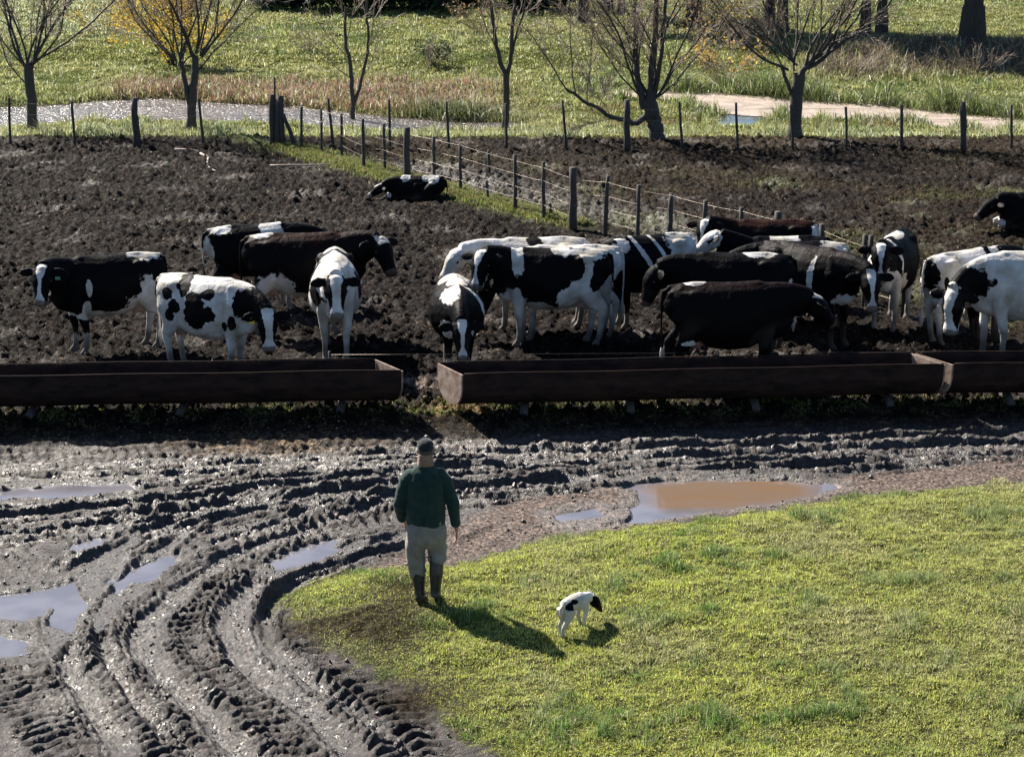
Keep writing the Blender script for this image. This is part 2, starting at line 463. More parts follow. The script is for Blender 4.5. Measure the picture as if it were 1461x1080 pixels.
def soil_mat():
    m, nt, b = new_mat("soil")
    col = N(nt, 'ShaderNodeAttribute', _attribute_name='col'); wet = N(nt, 'ShaderNodeAttribute', _attribute_name='wet')
    tc = N(nt, 'ShaderNodeNewGeometry')
    n = N(nt, 'ShaderNodeTexNoise', Scale=6.0, Detail=8, Roughness=.7); nt.links.new(tc.outputs['Position'], n.inputs['Vector'])
    mx = N(nt, 'ShaderNodeMix', _data_type='RGBA', _blend_type='MULTIPLY'); mx.inputs[0].default_value = 1
    r = N(nt, 'ShaderNodeValToRGB'); r.color_ramp.elements[0].position = .3; r.color_ramp.elements[1].position = .72
    r.color_ramp.elements[0].color = (.35, .33, .32, 1); r.color_ramp.elements[1].color = (1.7, 1.66, 1.6, 1)
    nt.links.new(n.outputs[0], r.inputs[0]); nt.links.new(col.outputs['Color'], mx.inputs[6]); nt.links.new(r.outputs[0], mx.inputs[7])
    ns = N(nt, 'ShaderNodeTexNoise', Scale=21.0, Detail=6, Roughness=.75); nt.links.new(tc.outputs['Position'], ns.inputs['Vector'])
    r2 = N(nt, 'ShaderNodeValToRGB'); r2.color_ramp.elements[0].position = .46; r2.color_ramp.elements[1].position = .70
    r2.color_ramp.elements[0].color = (.36, .36, .36, 1); r2.color_ramp.elements[1].color = (4.2, 4.05, 3.9, 1)  # bright crumb highlights put into the soil colour as speckle
    nt.links.new(ns.outputs[0], r2.inputs[0])
    m2 = N(nt, 'ShaderNodeMix', _data_type='RGBA', _blend_type='MULTIPLY'); m2.inputs[0].default_value = 1
    nt.links.new(mx.outputs[2], m2.inputs[6]); nt.links.new(r2.outputs[0], m2.inputs[7])
    nt.links.new(m2.outputs[2], b.inputs['Base Color'])
    # roughness from wetness and noise
    n3 = N(nt, 'ShaderNodeTexNoise', Scale=9.0, Detail=4, Roughness=.6); nt.links.new(tc.outputs['Position'], n3.inputs['Vector'])
    mr = N(nt, 'ShaderNodeMapRange'); mr.inputs['From Min'].default_value = .35; mr.inputs['From Max'].default_value = .65
    mr.inputs['To Min'].default_value = -.13; mr.inputs['To Max'].default_value = .22
    nt.links.new(n3.outputs[0], mr.inputs[0])
    w = N(nt, 'ShaderNodeMapRange'); w.inputs['To Min'].default_value = .80; w.inputs['To Max'].default_value = .34
    nt.links.new(wet.outputs['Fac'], w.inputs[0])
    ad = N(nt, 'ShaderNodeMath', _operation='ADD'); nt.links.new(w.outputs[0], ad.inputs[0]); nt.links.new(mr.outputs[0], ad.inputs[1])
    nt.links.new(ad.outputs[0], b.inputs['Roughness'])
    sp = N(nt, 'ShaderNodeMapRange'); sp.inputs['To Min'].default_value = .0; sp.inputs['To Max'].default_value = .60
    nt.links.new(wet.outputs['Fac'], sp.inputs[0]); nt.links.new(sp.outputs[0], b.inputs['Specular IOR Level'])
    n2 = N(nt, 'ShaderNodeTexNoise', Scale=26.0, Detail=6, Roughness=.7); nt.links.new(tc.outputs['Position'], n2.inputs['Vector'])
    bp = N(nt, 'ShaderNodeBump', Strength=1.0, Distance=.05); nt.links.new(n2.outputs[0], bp.inputs['Height']); nt.links.new(bp.outputs[0], b.inputs['Normal'])
    fi = N(nt, 'ShaderNodeAttribute', _attribute_name='fine'); nt.links.new(fi.outputs['Fac'], bp.inputs['Strength'])
    return m

def water_mat(name, base, rough, bscale, bstr, bdist=.01, spec=.5):
    m, nt, b = new_mat(name)
    tc = N(nt, 'ShaderNodeNewGeometry')
    n = N(nt, 'ShaderNodeTexNoise', Scale=bscale, Detail=4, Roughness=.6); nt.links.new(tc.outputs['Position'], n.inputs['Vector'])
    bp = N(nt, 'ShaderNodeBump', Strength=bstr, Distance=bdist); nt.links.new(n.outputs[0], bp.inputs['Height']); nt.links.new(bp.outputs[0], b.inputs['Normal'])
    n2 = N(nt, 'ShaderNodeTexNoise', Scale=1.7, Detail=5); nt.links.new(tc.outputs['Position'], n2.inputs['Vector'])
    r = N(nt, 'ShaderNodeValToRGB'); r.color_ramp.elements[0].color = (*base, 1); r.color_ramp.elements[1].color = (*[v*1.35 for v in base], 1)
    r.color_ramp.elements[0].position = .4; r.color_ramp.elements[1].position = .6
    nt.links.new(n2.outputs[0], r.inputs[0]); nt.links.new(r.outputs[0], b.inputs['Base Color'])
    b.inputs['Roughness'].default_value = rough; b.inputs['IOR'].default_value = 1.33; b.inputs['Specular IOR Level'].default_value = spec
    return m

def blade_mat(name, trans=.5, rough=.55, spec=.3):
    m, nt, b = new_mat(name)
    col = N(nt, 'ShaderNodeAttribute', _attribute_name='col')
    nt.links.new(col.outputs['Color'], b.inputs['Base Color']); b.inputs['Roughness'].default_value = rough
    b.inputs['Specular IOR Level'].default_value = spec
    t = N(nt, 'ShaderNodeBsdfTranslucent'); nt.links.new(col.outputs['Color'], t.inputs[0])
    mx = N(nt, 'ShaderNodeMixShader'); mx.inputs[0].default_value = trans
    nt.links.new(b.outputs[0], mx.inputs[1]); nt.links.new(t.outputs[0], mx.inputs[2])
    nt.links.new(mx.outputs[0], nt.nodes['Material Output'].inputs[0])
    return m

SOIL = soil_mat()
BLADE = blade_mat("grass_blades")
# ------------------------------------------------------------------ ground sheets
def axis(lo, hi, step, out_lo, out_hi, grow=1.25, first=None):
    a = list(np.arange(lo, hi+step*.5, step))
    s = step*1.5; v = hi
    while v < out_hi:
        v = v+s; s *= grow; a.append(min(v, out_hi))
    s = step*1.5; v = lo
    while v > out_lo:
        v = v-s; s *= grow; a.insert(0, max(v, out_lo))
    return np.unique(np.array(a))

def mixc(a, b, t):
    return a*(1-t)[:, None]+np.asarray(b)[None, :]*t[:, None]

def ground_colour(x, y, info):
    n1 = fbm(x, y, 1.3, 4, seed=51.); n2 = fbm(x, y, .35, 3, seed=61.); n3 = fbm(x, y, 5., 3, seed=71.)
    C = np.tile(np.array([.0225, .0160, .0152]), (len(x), 1))
    wet = np.clip(.62+.38*info['rut']-.25*sstep(.1, .5, n2)+.25*sstep(.1, .4, n1), 0, 1)
    C = mixc(C, (.036, .026, .022), sstep(-.1, .45, n1)*.6)
    # pinkish silt
    C = mixc(C, (.125, .098, .086), info['silt']*(.75+.25*n2)); wet = wet*(1-.55*info['silt'])
    C = mixc(C, (.03, .026, .024), info['wet']*.6*(1-.5*info['silt'])); wet = np.maximum(wet, info['wet']*.9)
    # pale straw coloured patch on the road
    P = Gz(400, 637)[:2]; pm = np.exp(-(((x-P[0])/1.3)**2+((y-P[1])/.35)**2))
    C = mixc(C, (.13, .095, .06), np.clip(pm*1.2, 0, 1)*sstep(-.3, .2, n2)); wet = wet*(1-.6*pm)
    # yard
    yk = sstep(-.9, -.1, y-trough_y(x))
    Y = np.tile(np.array([.0092, .0068, .0059]), (len(x), 1))
    Y = mixc(Y, (.026, .0175, .0138), sstep(-.05, .5, n1)*.7)
    Y = mixc(Y, (.075, .052, .038), sstep(.34, .6, n2)*.5)
    fx, fy = FENCE_B-FENCE_A; l = math.hypot(fx, fy)
    side = -((x-FENCE_A[0])*fy-(y-FENCE_A[1])*fx)/l        # >0: right yard
    right = sstep(.2, 1.2, side)
    Y = mixc(Y, (.036, .027, .015), right*.5*sstep(-.4, .3, n3))
    Y = mixc(Y, (.040, .046, .016), right*sstep(.0, .35, n3+.4*n1)*(1-sstep(48, 54, y))*.8)
    fl = np.exp(-((side+.1)/.32)**2)*sstep(42, 45, y)
    Y = mixc(Y, (.07, .09, .025), fl*.8)
    C = C*(1-yk)[:, None]+Y*yk[:, None]
    puddly = right*np.exp(-((side-1.3)/1.1)**2)*sstep(36, 39, y)*(1-sstep(50, 53, y))
    wet = wet*(1-yk)+yk*(.12+.38*puddly+.30*sstep(.1, .45, n1))
    bank = np.exp(-((y-trough_y(x)+.15)/.45)**2)
    C = mixc(C, (.035, .028, .015), bank*.6*sstep(-.2, .2, n2)); wet = wet*(1-.5*bank)
    for q_, cc in (((600, 548), (.17, .14, .125)), ((650, 583), (.17, .125, .06)), ((560, 560), (.08, .065, .055))):
        P = Gz(*q_, .2)[:2]; pm = np.exp(-(((x-P[0])/.42)**2+((y-P[1])/.32)**2)*1.3)
        C = mixc(C, cc, np.clip(pm*1.5, 0, 1)*sstep(-.35, .15, n2)*.9)
    # grass bank
    wpx = [(Gz(560, 905), .5, .8), (Gz(470, 900), .8, .35), (Gz(580, 850), .35, .5), (Gz(590, 1000), .5, .5)]
    worn = sum(np.exp(-(((x-p_[0])/a_)**2+((y-p_[1])/b_)**2)) for p_, a_, b_ in wpx)
    g = sstep(.0, .25, info['gsd']+.22*fbm(x, y, .9, 3, seed=81.)+.2*fbm(x, y, .28, 3, seed=91.))*(1-.6*np.clip(worn, 0, 1))
    C = mixc(C, (.055, .062, .020), g*.9); wet = wet*(1-g*.85)*(1-.85*np.clip(worn, 0, 1)*(info['gsd'] > -.3)); C = mixc(C, (.02, .0155, .009), np.clip(worn, 0, 1)*(info['gsd'] > -.3)*.8)
    # pasture
    p = sstep(55.7, 56.2, y+.3*n1)
    PC = np.tile(np.array([.075, .09, .03]), (len(x), 1))
    PC = mixc(PC, (.12, .11, .05), sstep(0, .5, n3)*.6)
    pw = np.zeros(x.shape)
    far = y > 55
    if far.any():
        s = np.full(x.shape, -9.); s[far] = sdf_poly(x[far], y[far], STREAM_P)
        k = sstep(-.35, .15, s+.25*n2)
        PC = mixc(PC, (.34, .29, .26), k); pw = k*.15
        PC = mixc(PC, (.22, .185, .16), k*sstep(.0, .4, n1)*.7)
        s = np.full(x.shape, -9.); s[far] = np.maximum(sdf_poly(x[far], y[far], POND_P), sdf_poly(x[far], y[far], POOL_P))
        k = sstep(-.4, .1, s); PC = mixc(PC, (.12, .10, .085), k)
    C = C*(1-p)[:, None]+PC*p[:, None]; wet = wet*(1-p)+pw*p
    return C, wet

def grid_ground(name, xs, ys):
    X, Y = np.meshgrid(xs, ys); x = X.ravel(); y = Y.ravel()
    z, info = zfull(x, y, True)
    C, wet = ground_colour(x, y, info)
    nx, ny = len(xs), len(ys)
    i = (np.arange(ny-1)[:, None]*nx+np.arange(nx-1)[None, :]).ravel()
    F = np.stack([i, i+1, i+nx+1, i+nx], 1)
    o = np_mesh(name, np.stack([x, y, z], 1), F, SOIL, None, dict(col=C, wet=wet, fine=.8+.2*sstep(-.8, 0, y-trough_y(x))))
    return set_props(o, kind='structure')

LOW = False
q = 2.0 if LOW else 1.0
ys1 = np.concatenate([np.array([-300, -150, -80, -40, -20, -8, 0, 6, 10, 13, 14.5, 15.5, 16.2]), np.arange(16.6, 31.0001, .031*q)])
grid_ground("mud_road", axis(-9.5, 10.5, .027*q, -600, 600), ys1)
ys2 = [31.0 if not LOW else ys1[-1]]
ys2[0] = ys1[-1]
while ys2[-1] < 57.3: ys2.append(ys2[-1]+(.036+.0016*(ys2[-1]-31))*q)
grid_ground("cattle_yard", axis(-15.5, 15.5, .05*q, -600, 600), np.array(ys2))
ys3 = [ys2[-1]]
while ys3[-1] < 110: ys3.append(ys3[-1]+.16*q)
st = .3
while ys3[-1] < 1500: st *= 1.25; ys3.append(ys3[-1]+st)
grid_ground("pasture", axis(-32, 32, .22*q, -1500, 1500), np.array(ys3))

# ------------------------------------------------------------------ water
def flat_poly(name, P, z, mat, grow=0.12, step=.06):
    """a level sheet of water; the ground rises through it at the shore"""
    xs = np.arange(P[:, 0].min()-grow-step, P[:, 0].max()+grow+step, step); ys = np.arange(P[:, 1].min()-grow-step, P[:, 1].max()+grow+step, step)
    X, Y = np.meshgrid(xs, ys); x = X.ravel(); y = Y.ravel(); nx, ny = len(xs), len(ys)
    ok = sdf_poly(x, y, P)+(.13*fbm(x, y, .35, 3, seed=2.) if grow <= 0 else 0) > -grow
    i = (np.arange(ny-1)[:, None]*nx+np.arange(nx-1)[None, :]).ravel()
    F = np.stack([i, i+1, i+nx+1, i+nx], 1); F = F[ok[F].all(1)]
    use, inv = np.unique(F, return_inverse=True)
    o = np_mesh(name, np.stack([x[use], y[use], np.full(len(use), z)], 1), inv.reshape(-1, 4), mat)
    return set_props(o, kind='structure')
PUDW = water_mat("puddle_water", (.115, .11, .125), .05, 14., .10, .004, 1.0)  # lavender sky reflection partly put into the base colour
PONDW = water_mat("pond_water", (.085, .072, .066), .22, 6., 1.0, .11, 1.0)
STRW = water_mat("silty_stream_water", (.40, .33, .285), .25, 8., .8, .05, .8)
POOLW = water_mat("pool_water", (.05, .06, .07), .03, 6., .15, .01, 1.0)
def murky_mat():
    """one pool: clear at the rim, stirred-up silt in the middle"""
    m = water_mat("murky_puddle_water", (.115, .11, .125), .05, 14., .10, .004, 1.0); nt = m.node_tree; b = nt.nodes['Principled BSDF']  # rim colour also carries the painted sky reflection
    at = N(nt, 'ShaderNodeAttribute', _attribute_name='silt'); src = b.inputs['Base Color'].links[0].from_socket
    x = N(nt, 'ShaderNodeMix', _data_type='RGBA'); nt.links.new(at.outputs['Fac'], x.inputs[0]); nt.links.new(src, x.inputs[6]); x.inputs[7].default_value = (.150, .098, .062, 1)
    nt.links.new(x.outputs[2], b.inputs['Base Color'])
    sp = N(nt, 'ShaderNodeMapRange'); sp.inputs['To Min'].default_value = 1.0; sp.inputs['To Max'].default_value = .35; nt.links.new(at.outputs['Fac'], sp.inputs[0]); nt.links.new(sp.outputs[0], b.inputs['Specular IOR Level'])
    return m
MURK = murky_mat()
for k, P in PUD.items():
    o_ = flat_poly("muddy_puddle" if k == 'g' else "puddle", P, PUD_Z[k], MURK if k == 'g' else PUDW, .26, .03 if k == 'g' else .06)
    if k == 'g':
        v_ = np.empty(len(o_.data.vertices)*3, np.float32); o_.data.vertices.foreach_get('co', v_); v_ = v_.reshape(-1, 3).astype(float)
        sd_ = sdf_poly(v_[:, 0], v_[:, 1], catmull(list(BROWN_P)+[BROWN_P[0]], 5)[:-1])+.16*fbm(v_[:, 0], v_[:, 1]*2, .5, 3, seed=2.)
        a_ = o_.data.attributes.new('silt', 'FLOAT', 'POINT'); a_.data.foreach_set('value', (sstep(-.30, .16, sd_)*(.92+.25*fbm(v_[:, 0], v_[:, 1]*3, .6, 3, seed=6.))).astype(np.float32))
flat_poly("pond", POND_P, -.06, PONDW, .35, .2)
flat_poly("stream", STREAM_P, -.015, STRW, .25, .12)
flat_poly("pool", POOL_P, -.03, POOLW, .3, .1)

# ------------------------------------------------------------------ grass
def blades(name, x, y, h, w, col, lean=.35, droop=.25, sink=.01, curve=True, z=None, mat=None, az=None):
    n = len(x)
    if z is None: z = zfull(x, y)
    th = rs.uniform(0, 2*np.pi, n); wx, wy = np.cos(th)*w*.5, np.sin(th)*w*.5
    la = rs.uniform(0, 2*np.pi, n) if az is None else az
    ll = np.abs(rs.normal(0, lean, n))*h
    lx, ly = np.cos(la)*ll, np.sin(la)*ll
    zz = z-sink
    b0 = np.stack([x-wx, y-wy, zz], 1); b1 = np.stack([x+wx, y+wy, zz], 1)
    m = .55
    m0 = np.stack([x-wx*.75+lx*m*.6, y-wy*.75+ly*m*.6, zz+h*m], 1); m1 = np.stack([x+wx*.75+lx*m*.6, y+wy*.75+ly*m*.6, zz+h*m], 1)
    tp = np.stack([x+lx*1.25, y+ly*1.25, zz+h*(1-droop*rs.uniform(0, 1, n))], 1)
    V = np.stack([b0, b1, m0, m1, tp], 1).reshape(-1, 3)
    i = np.arange(n)[:, None]*5
    F = np.concatenate([i+np.array([[0, 1, 3]]), i+np.array([[0, 3, 2]]), i+np.array([[2, 3, 4]])], 1).reshape(-1, 3)
    C = np.repeat(col, 5, 0)
    o = np_mesh(name, V, F, mat or BLADE, None, dict(col=C), smooth=False)
    return o

def jitcol(base, n, s=.2):
    c = np.tile(np.asarray(base, float), (n, 1)) if np.ndim(base) == 1 else base.copy()
    c *= (1+rs.normal(0, s, n))[:, None]
    c *= 1+rs.normal(0, .06, (n, 3))
    return np.clip(c, .004, .9)

# bank of near grass
def near_grass():
    n = 900000
    x = rs.uniform(-6, 10.5, n); y = rs.uniform(16.6, 27.2, n)
    sd = sdf_poly(x, y, GRASS_P)
    n1 = fbm(x, y, .9, 3, seed=81.); n2 = fbm(x, y, .28, 3, seed=91.); n3 = fbm(x, y, 2.6, 2, seed=95.)
    # worn muddy corner where people walk
    wp = Gz(560, 905)[:2]; wp2 = Gz(470, 900)[:2]; wp3 = Gz(580, 850)[:2]
    worn = np.exp(-(((x-wp[0])/.42)**2+((y-wp[1])/.8)**2))+.9*np.exp(-(((x-Gz(590, 1000)[0])/.5)**2+((y-Gz(590, 1000)[1])/.5)**2))+.9*np.exp(-(((x-wp2[0])/.7)**2+((y-wp2[1])/.35)**2))+.7*np.exp(-(((x-wp3[0])/.35)**2+((y-wp3[1])/.5)**2))
    sd = sd+.16*n1+.16*n2
    p = sstep(-.06, .22, sd)*(1-.6*np.clip(worn, 0, 1)*sstep(-.3, .15, n2))*(.80+.2*sstep(-.4, .1, n2))
    vis = (np.abs(x) < (y*.236+1.3))
    k = (rs.uniform(0, 1, n) < p*.9) & vis
    x, y, sd, n1, n2, n3, worn = [v[k] for v in (x, y, sd, n1, n2, n3, worn)]
    n = len(x)
    tall = sstep(.18, .45, n1)
    tall = tall*(.5+.8*sstep(-.3, .4, n2)); right_ = sstep(2, 6, x)
    h = (.034+.026*sstep(-.2, .5, n2)+.085*tall)*(1+rs.normal(0, .25, n)).clip(.4, 2)*(.5+.5*sstep(0, .4, sd))*(1-.4*np.clip(worn, 0, 1))
    w = rs.uniform(.005, .0095, n)
    c = np.tile(np.array([.46, .50, .115]), (n, 1))
    c = mixc(c, (.15, .235, .06), sstep(.0, .5, n1+.6*n2))
    c = mixc(c, (.42, .41, .20), np.clip(sstep(.05, .45, n3+.3*n1)*.6+.35*right_, 0, 1))
    c = mixc(c, (.48, .43, .28), (rs.uniform(0, 1, n) < .10+.12*sstep(0, .4, n3))*1.)
    c = mixc(c, (.12, .10, .05), np.clip(worn, 0, 1)*.6)
    print('near grass', n)
    set_props(blades("bank_grass", x, y, h, w, jitcol(c, n, .33), lean=.7, droop=.4), 'short yellow-green grass covering the bank in front', 'grass', kind='stuff')
near_grass()

def fence_side(x, y):
    fx, fy = FENCE_B-FENCE_A; l = math.hypot(fx, fy)
    return -((x-FENCE_A[0])*fy-(y-FENCE_A[1])*fx)/l

def yard_grass():
    n = 60000
    # weeds along the diagonal fence
    t = rs.uniform(0, .58, n); off = rs.normal(-.10, .14+.16*(1-t/.58), n)
    fx, fy = FENCE_B-FENCE_A; l = math.hypot(fx, fy)
    x = FENCE_A[0]+fx*t+fy/l*off; y = FENCE_A[1]+fy*t-fx/l*off
    k = rs.uniform(0, 1, n) < sstep(-.35, .35, fbm(x, y, .9, 3, seed=5.)+.15)*.9
    x1, y1 = x[k], y[k]
    # thin sward of the right yard
    n = 90000
    x = rs.uniform(-6, 16, n); y = rs.uniform(38, 55, n)
    k = (fence_side(x, y) > .8) & (rs.uniform(0, 1, n) < sstep(.02, .4, fbm(x, y, 5., 3, seed=71.)+.4*fbm(x, y, 1.3, 4, seed=51.))*(1-sstep(49, 54, y))*.55)
    x2, y2 = x[k], y[k]
    # ground under and before the troughs
    n = 60000
    x = rs.uniform(-9.5, 9.5, n); y = trough_y(x)+rs.normal(.32, .20, n)
    nn = fbm(x, y*2, .55, 3, seed=15.)
    k = (rs.uniform(0, 1, n) < sstep(-.05, .25, nn)*.8)
    x3, y3 = x[k], y[k]
    x = np.concatenate([x1, x2, x3]); y = np.concatenate([y1, y2, y3]); n = len(x)
    h = np.concatenate([rs.uniform(.05, .13, len(x1)), rs.uniform(.03, .07, len(x2)), rs.uniform(.02, .06, len(x3))])
    w = np.concatenate([rs.uniform(.012, .022, len(x1)), rs.uniform(.012, .02, len(x2)), rs.uniform(.008, .014, len(x3))])
    c = np.tile(np.array([.16, .20, .045]), (n, 1)); c = mixc(c, (.26, .22, .12), (rs.uniform(0, 1, n) < .35)*1.)
    set_props(blades("yard_weeds", x, y, h, w, jitcol(c, n, .3), lean=.6), 'thin green weeds along the fence line and round the troughs', 'weeds', kind='stuff')
    # straw litter
    n = 60000
    x = rs.uniform(-13, 14, n); y = 30.2+26*rs.uniform(0, 1, n)**1.3
    k = rs.uniform(0, 1, n) < sstep(-.1, .45, fbm(x, y, 1.1, 3, seed=44.))*.9+.06
    x, y = x[k], y[k]; n = len(x)
    c = np.tile(np.array([.26, .20, .14]), (n, 1)); c = mixc(c, (.09, .055, .035), (rs.uniform(0, 1, n) < .6)*1.)
    set_props(blades("straw_litter", x, y, rs.uniform(.012, .04, n), rs.uniform(.010, .035, n), jitcol(c, n, .3), lean=2.2, sink=-.006), 'bits of pale straw trodden into the yard mud', 'straw', kind='stuff')
yard_grass()

def road_litter():
    n = 22000
    x = rs.uniform(-8.5, 9, n); y = rs.uniform(17, 29.4, n)
    k = (sdf_poly(x, y, GRASS_P) < .05) & (np.abs(x) < y*.236+1)
    for P in PUD.values(): k &= sdf_poly(x, y, P) < -.02
    k &= rs.uniform(0, 1, n) < .25+.6*sstep(0, .4, fbm(x, y, .8, 3, seed=14.))
    x, y = x[k], y[k]; n = len(x)
    z = zfull(x, y)
    r = rs.uniform(.006, .022, n)*(1+1.2*(rs.uniform(0, 1, n) < .04))
    # small six-vertex stones and crumbs
    base = np.array([(1, 0, 0), (-1, 0, 0), (0, 1, 0), (0, -1, 0), (0, 0, .8), (0, 0, -.8)], float)
    V = base[None]*r[:, None, None]*rs.uniform(.6, 1.3, (n, 6, 1))
    th = rs.uniform(0, 6.28, n); c, s = np.cos(th), np.sin(th)
    V = np.stack([V[..., 0]*c[:, None]-V[..., 1]*s[:, None], V[..., 0]*s[:, None]+V[..., 1]*c[:, None], V[..., 2]], -1)
    V += np.stack([x, y, z+r*.3], 1)[:, None, :]
    f = np.array([(0, 2, 4), (2, 1, 4), (1, 3, 4), (3, 0, 4), (2, 0, 5), (1, 2, 5), (3, 1, 5), (0, 3, 5)])
    F = (np.arange(n)[:, None, None]*6+f[None]).reshape(-1, 3)
    c = np.tile(np.array([.07, .055, .048]), (n, 1)); c = mixc(c, (.22, .18, .15), (rs.uniform(0, 1, n) < .2)*1.)
    o = np_mesh("mud_crumbs", V.reshape(-1, 3), F, SOIL, None, dict(col=np.repeat(jitcol(c, n, .25), 6, 0), wet=np.full(n*6, .8), fine=np.full(n*6, .3)), smooth=True)
    set_props(o, 'crumbs of mud and small stones thrown up on the tracks', 'mud crumbs', kind='stuff')
road_litter()

def pasture_grass():
    n = 560000
    y = 56.0+62*rs.uniform(0, 1, n)**1.15; x = rs.uniform(-1, 1, n)*(y*.236+3.0)
    n1 = fbm(x, y, 2.2, 3, seed=101.); n2 = fbm(x, y, .8, 3, seed=111.); n3 = fbm(x, y, 8., 3, seed=121.)
    sp = sdf_poly(x, y, POND_P); ss = np.maximum(sdf_poly(x, y, STREAM_P), sdf_poly(x, y, POOL_P))
    inwater = np.maximum(sp, ss)
    py = 540+FPX*np.tan(np.arctan(8.4/y)-PITCH); px = 730.5+x*FPX/np.sqrt(y*y+70)
    k = (inwater < -.12-.2*n2) & (rs.uniform(0, 1, n) < .72+.3*n2) & (py > -70)
    edge = sstep(55.75, 56.35, y+.3*n2); k &= rs.uniform(0, 1, n) < edge
    x, y, n1, n2, n3, sp, ss, px, py, inwater = [v[k] for v in (x, y, n1, n2, n3, sp, ss, px, py, inwater)]
    n = len(x); u = rs.uniform(0, 1, n)
    h = .06+.04*sstep(-.2, .4, n2)+.20*sstep(.22, .5, n2)+.05*u
    c = np.tile(np.array([.31, .325, .125]), (n, 1))
    c = mixc(c, (.12, .17, .05), sstep(.0, .4, n1+.4*n2))
    c = mixc(c, (.36, .35, .15), sstep(0, .4, n3)*.7)
    # silvery-green weedy zones: upper left, strip before the ponds
    sil = np.clip(sstep(330, 100, px)*sstep(75, 50, py)+sstep(176, 186, py)*sstep(214, 200, py)*sstep(-.35, .2, n1), 0, 1)
    c = mixc(c, (.44, .48, .30), sil*(u < .6)); h = h*(1+.2*sil)
    # rusty reeds behind the left pond
    reed = sstep(120, 200, px)*sstep(800, 640, px)*sstep(108, 120, py+6*n2)*sstep(160, 148, py-.03*(px-400)+5*n1)
    reed = np.clip(reed, 0, 1)
    c = mixc(c, (.26, .165, .115), reed*(u < .85)); h = h+reed*.20*rs.uniform(.3, 1, n)
    dry = sstep(560, 760, px)*sstep(140, 150, py)*sstep(.0, .35, n1+n2*.4)*sstep(190, 178, py)
    c = mixc(c, (.24, .17, .08), np.clip(dry, 0, 1)*.8)
    # tall dead weeds, right, under the big trees
    dead = sstep(1090, 1200, px)*sstep(66, 78, py)*sstep(118, 100, py+8*n2); dead = np.clip(dead, 0, 1)
    c = mixc(c, (.17, .125, .10), dead*(u < .8)); h = h+dead*(.55*rs.uniform(.3, 1, n))
    # tussocky banks; the dark blades also stand in for the shadow under them
    bank = np.exp(-((inwater+.55)/.38)**2)*sstep(150, 120, py-.10*np.maximum(px-1000, 0)-.04*np.maximum(px-300, 0))
    bank = np.clip(bank*1.4, 0, 1)
    c = mixc(c, (.13, .17, .05), bank*(1-reed)*.8); h = h+bank*.30*sstep(-.3, .2, n1+n2)
    b2 = sstep(905, 960, px)*np.exp(-((ss+.7)/.6)**2)*(py < 178)*(py < 140+.095*np.maximum(px-1000, 0)); h = h+b2*.5*sstep(-.5, .2, n1)
    c = mixc(c, (.09, .13, .04), np.clip(b2, 0, 1)*.7)  # far bank's shadow darkened into the blade colour
    b3 = np.exp(-(((px-650)/75)**2+((py-163)/7)**2)); h = h+b3*.4; c = mixc(c, (.07, .10, .035), np.clip(b3*1.5, 0, 1)*.8)  # dark bank shadow put into the blade colour, blades raised too
    stripe = sstep(180, 187, py)*sstep(214, 208, py); h = h+stripe*.16*sstep(-.4, .3, n2+n1)*u
    w = rs.uniform(.018, .034, n)*(y/70)
    print('pasture', n)
    set_props(blades("pasture_grass", x, y, h, w, jitcol(mixc(c, (.55, .56, .42), (rs.uniform(0, 1, n) < .10)*1.), n, .38), lean=.8, droop=.4), 'rough pasture grass, weeds and reeds round the ponds', 'grass', kind='stuff')  # pale blades: sunlit highlights put into the colour at random
pasture_grass()
# ------------------------------------------------------------------ feed troughs
RUST = simple_mat("rusty_trough_steel", (.010, .0075, .0078), (.042, .023, .018), scale=2.6, rough=.7, bump=.5, bdist=.006, spec=.12, stretch=(1, 3, 3))
ENDM = simple_mat("sunlit_colour_end_plate", (.36, .29, .24), (.17, .095, .065), scale=7.0, rough=.65, bump=.5, bdist=.004)  # end plates paler than the basin: sunlit look put into the colour
WOOD = simple_mat("weathered_wood", (.11, .09, .075), (.055, .045, .04), scale=9.0, rough=.8, bump=.8, bdist=.008, stretch=(4, 4, 1))
POSTM = simple_mat("fence_post_wood", (.075, .065, .055), (.04, .034, .032), scale=14.0, rough=.85, bump=.8, bdist=.008, stretch=(3, 3, .6))
WIRE = simple_mat("galvanised_wire", (.26, .23, .20), (.16, .12, .10), scale=20, rough=.4, bump=.1, metallic=.6)

